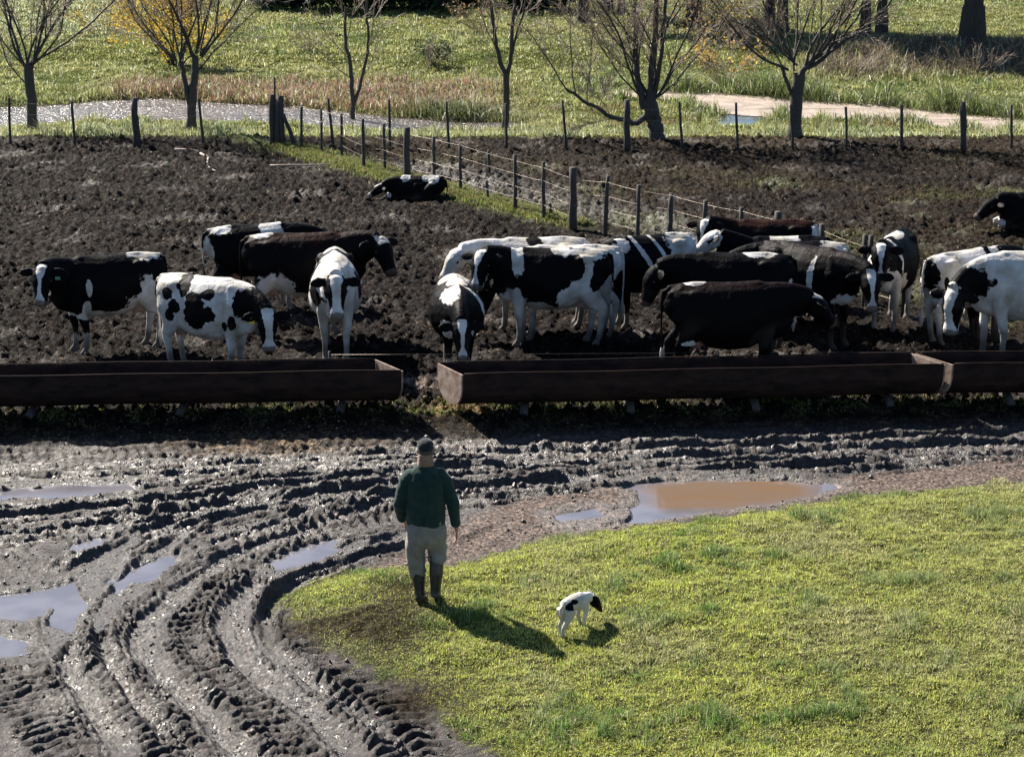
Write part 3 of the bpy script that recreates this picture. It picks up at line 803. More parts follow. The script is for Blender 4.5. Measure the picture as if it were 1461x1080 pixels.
def make_trough(name, label, A, B, z0, sh=-.38):
    """A, B near-rim end points in x,y at rim height z0+.62"""
    A = np.array(A[:2]); B = np.array(B[:2]); L = np.linalg.norm(B-A); ang = math.atan2(B[1]-A[1], B[0]-A[0])
    t = thing(name, label, 'feed trough', (A[0], A[1], z0), ang, 'steel troughs set end to end')
    zr = .62; zb = .13; W = .68
    prof = []
    for k in range(13):                       # outer U, near rim -> far rim; y: 0 near .. W far
        a = math.pi*k/12; c = -math.cos(a); s = math.sin(a)
        yy = W/2+W/2*math.copysign(abs(c)**.75, c); zz = zb+(zr-zb)*(1-abs(s)**.62)
        prof.append((yy, zz))
    th = .022
    inner = [(W/2+(y-W/2)*(1-2*th/W), zb+th+(z-zb)*(1-th/(zr-zb))) for y, z in prof]
    ring = prof+inner[::-1]
    V = []; n = len(ring); K = 40
    for i in range(K+1):
        x = L*i/K
        for (y, z) in ring:
            V.append((x+sh*y/W, y+.010*math.sin(x*1.7+A[0])*(z/zr), z+.006*math.sin(x*2.3+1+A[0])))
    F = []
    for i in range(K):
        for k in range(n):
            k2 = (k+1) % n; F.append([i*n+k, i*n+k2, (i+1)*n+k2, (i+1)*n+k])
    F.append(list(range(n))[::-1]); F.append([K*n+k for k in range(n)])
    mb = MB(); mb.add(V, F); mb.build('basin', RUST, t, smooth=False)
    # rolled lip bars
    for yy in (-.004, W+.004):
        m = MB(); m.loft([(x+sh*yy/W, yy+.010*math.sin(x*1.7+A[0]), zr+.012+.006*math.sin(x*2.3+1+A[0])) for x in np.linspace(0.01, L-.01, 30)], [.011]*30, n=6); m.build('rim', RUST, t)
    for xe, sgn in ((-.012, -1), (L+.012, 1)):
        m = MB(); P = [(y, z) for y, z in prof]; nn = len(P)
        V = [(xe-.011+sh*y/W, y, z) for y, z in P]+[(xe+.011+sh*y/W, y, z) for y, z in P]
        F = [list(range(nn))[::-1], list(range(nn, 2*nn))]+[[k, (k+1) % nn, nn+(k+1) % nn, nn+k] for k in range(nn)]
        m.add(V, F); m.build('end_plate', ENDM, t, smooth=False)
    k = max(2, int(L/1.7))
    for i in range(k):
        x = (i+.5)*L/k+.2*math.sin(i*5)
        m = MB(); y0, y1 = -.02+.06*math.sin(i*3), W+.05
        m.loft([(x, y0+.08, .02), (x+.03, W/2, .06), (x+.02, y1-.08, .02)], [(.06, .055)]*3, n=9); m.build('support_log', POSTM, t)
    return t
zt = .2
def rimpt(px, py): return Gz(px, py, zt+.62)
a0 = rimpt(-260, 542); a1 = rimpt(573, 529.5)
b0 = rimpt(661, 535); b1 = rimpt(1347, 520.5)
c0 = rimpt(1361, 520.5); c1 = rimpt(2050, 512)
make_trough('feed_trough', 'long rusty feed trough running out of the left edge of the photo', a0, a1, zt)
make_trough('feed_trough', 'rusty feed trough in the middle with its pale left end plate showing', b0, b1, zt, -.30)
make_trough('feed_trough', 'rusty feed trough butting the middle one and leaving the right edge', c0, c1, zt)

# ------------------------------------------------------------------ fences
def post(mb, base, top, r, n=8):
    base = np.array(base, float); top = np.array(top, float)
    k = 5; pts = [base+(top-base)*i/(k-1)+np.array([random.uniform(-1, 1), random.uniform(-1, 1), 0])*r*.22*(0 < i) for i in range(k)]
    pts[0][2] -= .15
    mb.loft(pts, [r*random.uniform(.9, 1.1)*(1.05-.03*i) for i in range(k)], up=(0, 1, 0), n=n)

def post_px(bx, by, tx, ty, w_px):
    g = G(bx, by); z = zat(g[0], g[1])
    # top: same distance as the foot
    d = ray(tx, ty); t = g[1]/d[1]; top = np.array([d[0]*t, g[1], CAM_H+d[2]*t])
    r = w_px/2/FPX*math.hypot(g[1], 8.5)
    return np.array([g[0], g[1], z]), top, r

def build_fence(name, label, posts, heights, wire_r=.0035, loc=None, extra=()):
    P = [post_px(*p) for p in posts]
    o = P[0][0]
    t = thing(name, label, 'fence', o)
    for b, tp, r in P:
        m = MB(); post(m, b-o, tp-o, r, 7 if r < .05 else 10); m.build('post', POSTM, t)
    for (b, tp, r) in [post_px(*p) for p in extra]:
        m = MB(); post(m, b-o, tp-o, r); m.build('post', POSTM, t)
    for h in heights:
        pts = []
        for i, (b, tp, r) in enumerate(P):
            p = b+(tp-b)*min(h/max(tp[2]-b[2], .2), .97)-o; p = p+np.array([0, -r-.004, 0])
            if i:
                q0 = pts[-1]; s = .006+.008*random.random()
                for f in (.25, .5, .75): pts.append(q0+(p-q0)*f-np.array([0, 0, s*4*f*(1-f)]))
            pts.append(p)
        m = MB(); m.loft(pts, [wire_r]*len(pts), n=4); m.build('wire', WIRE, t)
    return t
back_posts = [(-160, 208, -162, 142, 5), (-70, 208, -72, 141, 5), (15, 208, 12, 140, 4), (107, 209, 102, 145, 4), (194, 211, 192, 140, 9), (291, 210, 283, 141, 4), (389, 211, 389, 135, 9), (476, 212, 468, 141, 4), (557, 211, 555, 142, 4), (641, 212, 637, 145, 4),
              (723, 212, 722, 148, 4), (808, 214, 802, 143, 4), (895, 216, 894, 143, 9), (974, 213, 969, 146, 4), (1053, 213, 1050, 147, 4), (1131, 213, 1129, 150, 4), (1208, 213, 1207, 153, 4), (1287, 214, 1286, 150, 5), (1375, 215, 1374, 146, 9), (1443, 213, 1443, 150, 4), (1530, 214, 1528, 148, 5), (1640, 215, 1640, 146, 9)]
build_fence('wire_fence', 'post and wire fence along the far side of the yard before the ponds', back_posts, (.45, .75, 1.02), .0032,
            extra=[(398, 212, 399, 137, 11), (392, 211, 392, 110, 3), (422, 214, 404, 163, 6), (201, 209, 196, 165, 3)])
dg_posts = [(404, 213, 402, 150, 6)]
for p in [(430, 216, 430, 150, 4), (459, 224, 458, 155, 4), (488, 229, 487, 163, 4), (519, 245, 518, 170, 5), (549, 249, 548, 177, 5), (581, 262, 580, 182, 10), (619, 271, 619, 195, 5), (657, 279, 657, 205, 5),
          (735, 305, 735, 221, 6), (776, 317, 775, 231, 6), (818, 332, 818, 239, 11), (864, 342, 867, 251, 6), (910, 353, 911, 264, 6), (955, 361, 958, 276, 7), (1003, 374, 1007, 286, 7), (1058, 388, 1058, 296, 7),
          (1110, 402, 1110, 302, 11), (1172, 419, 1173, 320, 8), (1233, 437, 1234, 335, 8), (1243, 439, 1243, 336, 8), (1290, 452, 1291, 352, 8), (1352, 468, 1352, 366, 8), (1420, 487, 1420, 384, 11), (1490, 506, 1490, 400, 8), (1570, 530, 1570, 420, 8)]: dg_posts.append(p)
build_fence('wire_fence', 'post and wire fence running diagonally between the two muddy yards', dg_posts, (.28, .52, .78, 1.05), .0032,
            extra=[(698, 246, 697, 214, 4), (697, 290, 694, 258, 4), (786, 316, 785, 290, 5)])

# electric wire behind the troughs
t = thing('electric_fence', 'thin low electric wire strung just behind the troughs', 'fence', (0, 31.5, .2))
ew = []
for px, py in ((470, 506), (600, 505.5), (760, 505), (1100, 503), (1450, 501), (1750, 498)):
    g = Gz(px, py, .75); ew.append(g-np.array([0, 31.5, .2]))
m = MB(); m.loft(ew, [.0014]*len(ew), n=4); m.build('wire', WIRE, t)
for q_ in (ew[0], ew[-1]):
    m = MB(); post(m, (q_[0], q_[1], 0), (q_[0], q_[1], q_[2]+.05), .02); m.build('post', POSTM, t)

# ------------------------------------------------------------------ loose things in the yard
def stick(label, pts, r, name='stick', z=.03):
    g = [G(*p) for p in pts]; o = np.array([g[0][0], g[0][1], zat(g[0][0], g[0][1])])
    m = MB(); P = [np.array([a[0], a[1], zat(a[0], a[1])+z])-o for a in g]
    P = catmull(P, 3)
    P += rs.normal(0, .008, P.shape); k = len(P)
    m.loft(P, [r*(1-.5*i/k) for i in range(k)], n=7)
    ob = m.build(name, STICKM); ob.location = o; set_props(ob, label, 'stick')
STICKM = simple_mat("bleached_wood", (.42, .34, .28), (.22, .17, .14), scale=12, rough=.8)
stick('pale crooked stick lying in the far left of the muddy yard', [(286, 220), (297, 227), (296, 236), (309, 247)], .035)
stick('long thin stick lying at the foot of the far fence', [(250, 216), (310, 218), (345, 225)], .03)
stick('bleached pole lying under the diagonal fence', [(736, 303), (755, 309), (776, 316)], .05, 'pole')
stick('long pale stick lying left of the cow resting by the fence', [(385, 240), (430, 241), (480, 240)], .025)

# ------------------------------------------------------------------ bare trees
BARK = simple_mat("grey_bark", (.085, .075, .062), (.045, .04, .036), scale=10, rough=.85, bump=.9, bdist=.015, stretch=(3, 3, .7))
TWIG = simple_mat("twig_bark", (.30, .235, .18), (.15, .115, .09), scale=5, rough=.75, bump=.2)
class Tubes:
    """many thin tapering tubes gathered quickly into one mesh"""
    def __init__(s): s.V = []; s.F = []; s.n = 0
    def tube(s, pts, r0, r1, n=5):
        pts = np.asarray(pts); m = len(pts)
        T = np.gradient(pts, axis=0); T /= np.linalg.norm(T, axis=1)[:, None]+1e-9
        ref = np.array([.3, .9, .1]); S = np.cross(T, ref); S /= np.linalg.norm(S, axis=1)[:, None]+1e-9; U = np.cross(S, T)
        R = np.linspace(r0, r1, m)
        a = np.arange(n)*2*np.pi/n
        V = pts[:, None, :]+R[:, None, None]*(S[:, None, :]*np.cos(a)[None, :, None]+U[:, None, :]*np.sin(a)[None, :, None])
        s.V.append(V.reshape(-1, 3))
        i = (np.arange(m-1)[:, None]*n+np.arange(n)[None, :]); j = (np.arange(m-1)[:, None]*n+(np.arange(n)[None, :]+1) % n)
        s.F.append(np.stack([i, j, j+n, i+n], -1).reshape(-1, 4)+s.n); s.n += m*n
    def build(s, name, mat, parent):
        return np_mesh(name, np.concatenate(s.V), np.concatenate(s.F), mat, parent)

def grow(T, W, p, d, L, r, lev, rng, leafpts=None, up=.25, spread=.5, kids=(5, 4, 3), tw=.3, maxlev=3):
    """one limb with its side shoots; thick ones go in T, twigs in W"""
    m = max(4, int(L/.22)); pts = [np.array(p)]; dd = np.array(d, float); dd /= np.linalg.norm(dd)
    for i in range(m-1):
        dd = dd+rng.normal(0, .10 if lev == 0 else .15, 3)+np.array([0, 0, up*.15]); dd /= np.linalg.norm(dd)
        pts.append(pts[-1]+dd*L/(m-1))
    pts = np.array(pts)
    (T if r > .016 else W).tube(pts, r, r*.3, 6 if r > .03 else (4 if r > .012 else 3))
    if leafpts is not None and lev >= 2: leafpts.extend(list(pts[1:]))
    if lev >= maxlev: return
    k = kids[min(lev, len(kids)-1)]
    for i in range(k):
        f = .12+.85*(i+rng.uniform(0, 1))/k
        j = min(int(f*(m-1)), m-2); q = pts[j]+(pts[j+1]-pts[j])*(f*(m-1)-j)
        t = pts[j+1]-pts[j]; t /= np.linalg.norm(t)
        a = rng.normal(0, 1, 3); a -= t*a.dot(t); a /= np.linalg.norm(a)+1e-9
        nd = t*math.cos(spread)+a*math.sin(spread)
        grow(T, W, q, nd, L*(1-f*.55)*rng.uniform(.38, .62), max(r*(1-.65*f)*.5, .0065), lev+1, rng, leafpts, up, spread*rng.uniform(.8, 1.25), kids, tw, maxlev)

def bare_tree(label, base_px, trunks, limbs, seed, group=None, leaves=None, cat='tree', name='bare_tree', kids=(9, 6, 5), maxlev=3, twig=None):
    rng = np.random.RandomState(seed)
    g = G(*base_px); o = np.array([g[0], g[1], zat(g[0], g[1])-.05])
    t = thing(name, label, cat, o, 0, group)
    s = math.hypot(g[1], 8.5)/FPX              # metres per photo pixel at that distance
    T = Tubes(); W = Tubes()
    def P(px, py, dy=0): return np.array([(px-base_px[0])*s, dy, (base_px[1]-py)*s*1.0])
    for pts, r0, r1 in trunks:
        c = catmull([P(*q) for q in pts], 5); c[1:-1] += rng.normal(0, .012, c[1:-1].shape)
        if r0 > .09:                              # root flare
            T.tube(c[:3]-np.array([0, 0, .0]), r0*1.35, r0*1.02, 10)
        T.tube(c, r0, r1, 10)
    lp = [] if leaves else None
    for (px, py, dx, dz, L, r) in limbs:
        for q in range(1):
            dy = rng.uniform(-.45, .45)
            grow(T, W, P(px, py), (dx, dy, dz), L, r*.75, 0, rng, lp, kids=kids, maxlev=maxlev)
    T.build('trunk', BARK, t); W.build('crown', twig or TWIG, t)
    if leaves:
        lp = np.array(lp); cnt, colr, box = leaves
        if box is not None: lp = lp[(lp[:, 2] > box[0]) & (lp[:, 2] < box[1]) & (lp[:, 0] > box[2]) & (lp[:, 0] < box[3])]
        if len(lp):
            idx = rng.randint(0, len(lp), cnt); c = lp[idx]+rng.normal(0, .09, (cnt, 3))
            leaf_quads('leaves', c, .05, colr, t, rng)
    return t

def leaf_quads(name, c, size, colr, parent, rng, jit=.25):
    n = len(c); a = rng.normal(0, 1, (n, 3)); a /= np.linalg.norm(a, axis=1)[:, None]
    b = np.cross(a, rng.normal(0, 1, (n, 3))); b /= np.linalg.norm(b, axis=1)[:, None]+1e-9
    s = size*rng.uniform(.6, 1.3, n)[:, None]
    V = np.stack([c-a*s, c+b*s*.5, c+a*s, c-b*s*.5], 1).reshape(-1, 3)
    F = np.arange(n*4).reshape(-1, 4)
    col = np.tile(np.asarray(colr, float), (n, 1)) if np.ndim(colr) == 1 else colr
    col = col*(1+rng.normal(0, jit, n))[:, None]
    return np_mesh(name, V, F, BLADE, parent, dict(col=np.repeat(np.clip(col, .004, .9), 4, 0)), smooth=False)

def fan(cx, cy, n, L, r, rng_seed, lo=-1.15, hi=1.15, jx=6, jy=10):
    rg = np.random.RandomState(rng_seed); out = []
    for i in range(n):
        a = lo+(hi-lo)*(i+.5)/n+rg.normal(0, .06)
        out.append((cx+rg.uniform(-jx, jx)+math.sin(a)*jx, cy+rg.uniform(-jy, 2), math.sin(a), math.cos(a)+.12, L*rg.uniform(.8, 1.15), r*rg.uniform(.6, 1.1)))
    return out
GR = 'pollarded bare trees in a row beyond the far fence'
bare_tree('bare tree at the far left with one straight grey trunk', (47, 187), [([(47, 187), (47, 140), (46, 92)], .135, .13)],
          fan(47, 96, 9, 4.2, .060, 1)+[(52, 92, .8, .55, 3.6, .045), (40, 118, -.8, .7, 2.2, .03)], 21, GR)
bare_tree('bare tree in front of the yellow bush, its trunk splitting low', (273, 189), [([(273, 189), (275, 150), (280, 110), (283, 82)], .135, .085), ([(272, 150), (267, 120), (262, 90)], .07, .06)],
          fan(283, 86, 8, 4.2, .055, 2, -.7, 1.2)+fan(262, 92, 6, 3.6, .045, 3, -1.2, .5)+[(284, 104, .75, .75, 3.4, .035)], 22, GR)
bare_tree('slender bare tree with two thin leaning stems left of centre', (501, 180), [([(501, 180), (504, 140), (501, 95), (495, 50), (497, 10)], .08, .035), ([(503, 155), (516, 115), (527, 65), (526, 20), (528, -30)], .055, .028)],
          [(502, 110, -.85, .7, 1.9, .02), (500, 84, -.6, .8, 2.2, .02), (496, 60, .3, 1, 2, .02), (497, 40, -.35, 1, 2, .018), (524, 80, .4, 1, 2.2, .02), (527, 50, -.3, 1, 2, .018), (527, 40, .6, .9, 2, .02), (518, 110, .55, .9, 1.4, .015)], 23, GR, kids=(6, 4, 3))
bare_tree('bare tree with a forked trunk just left of the middle', (720, 189), [([(720, 189), (722, 150), (722, 108)], .10, .085), ([(722, 110), (711, 72), (704, 30), (700, -15)], .065, .04), ([(722, 112), (730, 70), (731, 28), (738, -20)], .065, .04), ([(727, 95), (735, 55), (748, 10), (752, -25)], .035, .02)],
          [(714, 82, -.55, .85, 2.4, .025), (704, 30, -.5, .9, 2.0, .02), (731, 40, .35, 1, 2, .02), (706, 50, .25, 1, 1.8, .018), (730, 70, .45, .9, 2.0, .02), (722, 112, -.6, .8, 1.6, .015), (701, -5, -.3, 1, 2, .03), (738, -15, .3, 1, 2, .03)], 24, GR, kids=(6, 4, 3))
bare_tree('stout old pollard with a low limb sweeping out to the left', (937, 199), [([(938, 199), (935, 178), (930, 158), (926, 140)], .20, .19), ([(926, 158), (908, 172), (893, 168), (872, 163), (855, 152), (835, 142), (808, 124)], .085, .035), ([(926, 150), (928, 100), (932, 50), (935, -30)], .11, .06), ([(918, 152), (908, 100), (905, 40), (902, -30)], .09, .05), ([(930, 150), (938, 100), (944, 40), (948, -30)], .07, .04)],
          fan(926, 146, 11, 4.4, .048, 4, -1.25, 1.15, 8, 12)+[(808, 124, -.6, 1, 2.4, .028), (822, 133, -.25, 1, 2.6, .028), (838, 143, .1, 1, 2.2, .022), (855, 152, .2, 1, 1.8, .02), (872, 163, -.4, 1, 1.4, .015), (880, 165, -.9, -.3, 1.2, .018), (900, 170, -.3, -.9, .6, .02), (905, 60, -.7, .8, 2.8, .03), (932, 60, .7, .8, 2.8, .03), (905, 90, -.8, .7, 2.6, .03)], 25, GR,
          leaves=(350, (.36, .25, .07), (.8, 3.6, .3, 3.)))
bare_tree('bare tree right of centre with a thick straight trunk and wide fan of branches', (1133, 196), [([(1133, 196), (1134, 150), (1137, 104)], .165, .16), ([(1130, 140), (1120, 115), (1112, 92)], .05, .045), ([(1139, 108), (1150, 90), (1170, 76)], .09, .05)],
          fan(1137, 98, 12, 4.0, .055, 5, -1.35, 1.3, 10, 14)+[(1170, 78, .7, .7, 3.0, .04), (1160, 84, .35, 1, 3.2, .04), (1112, 92, -.7, .8, 3.0, .03)], 26, GR)

# yellow bushes and scrub beyond the pond
def shrub(label, base_px, w_px, h_px, cnt, colr, seed, cat='shrub', name='shrub', leaf=.06, stems=14, group=None, depth=.6, L=None):
    rng = np.random.RandomState(seed); g = G(*base_px); o = np.array([g[0], g[1], zat(g[0], g[1])-.03]); s = math.hypot(g[1], 8.5)/FPX
    t = thing(name, label, cat, o, 0, group); T = Tubes(); W = Tubes(); lp = []
    w = w_px*s/2; h = h_px*s
    for i in range(stems):
        a = rng.uniform(-1, 1); d = np.array([a*w, rng.uniform(-1, 1)*w*depth, h*(1-.3*abs(a))])
        grow(T, W, (a*w*.15, 0, 0), d, np.linalg.norm(d)*rng.uniform(.75, 1.05), max(.012, h*.008), 1, rng, lp, up=.1, spread=.45, kids=(4, 4, 3), maxlev=3)
    W.build('stems', TWIG, t) if W.n else None
    if T.n: T.build('trunk', BARK, t)
    if cnt:
        lp = np.array(lp); lp = lp[lp[:, 2] > h*.12]; idx = rng.randint(0, len(lp), cnt)
        leaf_quads('crown', lp[idx]+rng.normal(0, .10*max(1, leaf/.06), (cnt, 3)), leaf, colr, t, rng)
    return t
shrub('small tree with bright yellow leaves behind the second bare tree', (250, 86), 130, 150, 6000, (.52, .36, .045), 31, 'tree', 'yellow_tree', .052, 16)
shrub('wispy bush with a few yellow leaves at the left', (150, 52), 110, 60, 500, (.42, .33, .08), 32)
shrub('sparse orange-leaved bush behind the stout pollard', (1030, 118), 130, 66, 500, (.46, .31, .08), 33, stems=18)
shrub('sparse bush with russet leaves right of the forked tree', (690, 46), 110, 60, 250, (.26, .17, .08), 34)
shrub('brown leafless thicket beneath the far trunks', (1040, 72), 170, 60, 300, (.16, .09, .05), 35, stems=30)
shrub('bare grey scrub standing in the field left of centre', (440, 74), 60, 36, 0, (0, 0, 0), 36, stems=12)
shrub('low dark bush in the green field', (620, 82), 60, 34, 500, (.06, .085, .04), 37)
shrub('thin dead weed stalk cluster in the middle of the field', (612, 92), 16, 52, 0, (0, 0, 0), 38, stems=6)
shrub('leafless brown scrub left of the big right trunk', (1215, 96), 130, 40, 0, (0, 0, 0), 39, stems=34)
shrub('leafless grey scrub at the foot of the big right trunk', (1400, 108), 190, 44, 0, (0, 0, 0), 40, stems=44)

# dark evergreen bushes along the top
for i, (bx, by, w, h, lab) in enumerate([(410, 14, 110, 60, 'dark evergreen bush, leftmost of the clump at the top'), (490, 17, 120, 70, 'dark evergreen bush in the middle of the clump at the top'),
                               (575, 13, 120, 64, 'dark evergreen bush at the right of the clump at the top'), (655, 8, 90, 50, 'dark evergreen bush left of the far bare trunks'), (775, 16, 130, 60, 'dark bush put in for the ground shade behind the forked bare tree')]):  # last bush is added to stand in for dark ground shade
    shrub(lab, (bx, by), w, h, 9000, (.05, .08, .055), 50+i, 'bush', 'evergreen_bush', .13, 16, 'dark bushes along the top of the field')

# big trees
def big_tree(label, base_px, w_px, hgt, cr, cz, seed, leafn=9000, lean=0., zfac=.62):
    rng = np.random.RandomState(seed); g = G(*base_px); o = np.array([g[0], g[1], zat(g[0], g[1])-.05]); s = math.hypot(g[1], 8.5)/FPX
    t = thing('tall_tree', label, 'tree', o, 0, 'tall trees along the far side of the field'); r = w_px*s/2
    T = Tubes(); W = Tubes()
    c = catmull([(0, 0, 0), (lean*.3, 0, hgt*.25), (lean*.7, .1, hgt*.55), (lean, 0, hgt*.9)], 6)
    T.tube(c[:4], r*1.45, r*1.05, 12); T.tube(c, r*1.05, r*.25, 12)
    lp = []
    for i in range(11):
        f = rng.uniform(.38, .95); p = c[int(f*(len(c)-1))]; a = rng.uniform(0, 6.28)
        d = np.array([math.cos(a), math.sin(a), rng.uniform(.1, .9)])
        grow(T, W, p, d, cr*rng.uniform(.7, 1.2), r*.35*(1.1-f), 1, rng, lp, kids=(5, 5, 3), maxlev=3)
    lp = np.array(lp); lp = lp[lp[:, 2] > cz-o[2]]
    T.V += W.V; T.F += [f+T.n for f in W.F]; T.build('trunk', DARKBARK, t)
    idx = rng.randint(0, len(lp), leafn)
    leaf_quads('crown', lp[idx]+rng.normal(0, .35, (leafn, 3)), .17, (.03, .045, .02), t, rng)
DARKBARK = simple_mat("dark_bark", (.032, .029, .028), (.06, .052, .045), scale=6, rough=.9, bump=1, bdist=.03, stretch=(2, 2, .5))
for a in [('tall tree with the thickest dark trunk near the right edge', (1386, 72), 30, 12, 3.4, 4.6, 61),
          ('tall tree, the right one of a close pair of dark trunks', (1257, 60), 15, 11, 3.0, 5.0, 62),
          ('tall tree, the left one of a close pair of dark trunks', (1234, 54), 13, 11, 3.0, 5.0, 63),
          ('tall tree behind the fan of the bare tree right of centre', (1116, 44), 13, 11, 3.0, 5.5, 64),
          ('tall slim tree just left of the trunk behind the right bare tree', (1098, 42), 12, 11, 2.6, 5.5, 65),
          ('tall tree behind the right side of the stout pollard', (990, 36), 18, 12, 3.2, 5.0, 66),
          ('tall tree between the forked bare tree and the stout pollard', (832, 34), 14, 11, 3.0, 5.2, 67),
          ('slim tall tree, left one of two stems above the pollard', (868, 20), 11, 11, 2.8, 5.2, 68),
          ('slim tall tree, right one of two stems above the pollard', (886, 20), 9, 11, 2.8, 5.2, 69)]:
    big_tree(*a)
# a farther belt of woodland beyond the field, out of the frame's top, closes the view from elsewhere
rng = np.random.RandomState(99)
n = 60000
bx = rng.uniform(-90, 90, n); by = 150+8*rng.normal(0, 1, n)+10*np.sin(bx*.05); top = 9+3*fbm(bx, by*0, 9., 3)
bz = rng.uniform(0, 1, n)**.8*top
leaf_o = leaf_quads('far_woodland', np.stack([bx, by, bz+.3], 1), .5, (.035, .05, .022), None, rng)
set_props(leaf_o, 'far belt of dark woodland closing off the field', 'woodland', kind='stuff')
# ------------------------------------------------------------------ cattle
def coat_mat():
    m, nt, b = new_mat("cow_hide")
    A = {k: N(nt, 'ShaderNodeAttribute', _attribute_name=k) for k in ('coat', 'skin', 'mud', 'brown')}
    tc = N(nt, 'ShaderNodeTexCoord')
    nz = N(nt, 'ShaderNodeTexNoise', Scale=16.0, Detail=4, Roughness=.6); nt.links.new(tc.outputs['Object'], nz.inputs['Vector'])
    s = N(nt, 'ShaderNodeMath', _operation='SUBTRACT'); s.inputs[1].default_value = .5; nt.links.new(nz.outputs[0], s.inputs[0])
    nf = N(nt, 'ShaderNodeTexNoise', Scale=75.0, Detail=2); nt.links.new(tc.outputs['Object'], nf.inputs['Vector'])
    s2 = N(nt, 'ShaderNodeMath', _operation='MULTIPLY_ADD'); s2.inputs[1].default_value = .5; nt.links.new(nf.outputs[0], s2.inputs[0]); s3 = N(nt, 'ShaderNodeMath', _operation='SUBTRACT'); s3.inputs[1].default_value = .25
    nt.links.new(s.outputs[0], s2.inputs[2]); nt.links.new(s2.outputs[0], s3.inputs[0])
    k = N(nt, 'ShaderNodeMath', _operation='MULTIPLY'); k.inputs[1].default_value = .45; nt.links.new(s3.outputs[0], k.inputs[0])
    ad = N(nt, 'ShaderNodeMath', _operation='ADD'); nt.links.new(A['coat'].outputs['Fac'], ad.inputs[0]); nt.links.new(k.outputs[0], ad.inputs[1])
    mr = N(nt, 'ShaderNodeMapRange'); mr.inputs['From Min'].default_value = -.035; mr.inputs['From Max'].default_value = .035; nt.links.new(ad.outputs[0], mr.inputs[0])
    # white hair, slightly dirty
    n2 = N(nt, 'ShaderNodeTexNoise', Scale=3.5, Detail=6); nt.links.new(tc.outputs['Object'], n2.inputs['Vector'])
    wr = N(nt, 'ShaderNodeValToRGB'); wr.color_ramp.elements[0].position = .35; wr.color_ramp.elements[1].position = .62
    wr.color_ramp.elements[0].color = (.38, .35, .30, 1); wr.color_ramp.elements[1].color = (.66, .64, .62, 1); nt.links.new(n2.outputs[0], wr.inputs[0])
    def mix(f, a, bcol, const=True):
        x = N(nt, 'ShaderNodeMix', _data_type='RGBA'); nt.links.new(f, x.inputs[0]); nt.links.new(a, x.inputs[6])
        if const: x.inputs[7].default_value = (*bcol, 1)
        else: nt.links.new(bcol, x.inputs[7])
        return x.outputs[2]
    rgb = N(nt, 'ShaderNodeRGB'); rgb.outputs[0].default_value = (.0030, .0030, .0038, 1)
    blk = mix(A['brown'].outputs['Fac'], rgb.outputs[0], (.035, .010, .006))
    c = mix(mr.outputs[0], wr.outputs[0], blk, False)
    c = mix(A['skin'].outputs['Fac'], c, (.42, .23, .17))
    c = mix(A['mud'].outputs['Fac'], c, (.07, .055, .045))
    nt.links.new(c, b.inputs['Base Color']); b.inputs['Roughness'].default_value = .55; b.inputs['Specular IOR Level'].default_value = .05
    b.inputs['Sheen Weight'].default_value = .0; b.inputs['Sheen Roughness'].default_value = .4
    n3 = N(nt, 'ShaderNodeTexNoise', Scale=45.0, Detail=3); nt.links.new(tc.outputs['Object'], n3.inputs['Vector'])
    n4 = N(nt, 'ShaderNodeTexNoise', Scale=6.5, Detail=3, Distortion=.6); nt.links.new(tc.outputs['Object'], n4.inputs['Vector'])
    b0 = N(nt, 'ShaderNodeBump', Strength=.5, Distance=.05); nt.links.new(n4.outputs[0], b0.inputs['Height'])
    bp = N(nt, 'ShaderNodeBump', Strength=.5, Distance=.008); nt.links.new(n3.outputs[0], bp.inputs['Height']); nt.links.new(b0.outputs[0], bp.inputs['Normal']); nt.links.new(bp.outputs[0], b.inputs['Normal'])
    return m
HIDE = coat_mat()
EYE = simple_mat("dark_eye", (.006, .005, .005), (.01, .008, .008), scale=3, rough=.1, bump=0)
TAGY = simple_mat("yellow_ear_tag", (.70, .52, .03), (.6, .42, .03), scale=3, rough=.5, bump=0)
TAGG = simple_mat("pale_green_ear_tag", (.16, .38, .26), (.12, .3, .2), scale=3, rough=.5, bump=0)

TORSO = [(-.93, 1.25, .10, .10), (-.88, 1.23, .18, .17), (-.78, 1.20, .25, .23), (-.62, 1.14, .31, .275), (-.45, 1.06, .39, .31), (-.22, 1.00, .44, .345), (.02, .985, .455, .37), (.25, .995, .445, .35),
         (.45, 1.05, .40, .285), (.62, 1.08, .36, .235), (.76, 1.09, .29, .185), (.86, 1.11, .19, .13)]

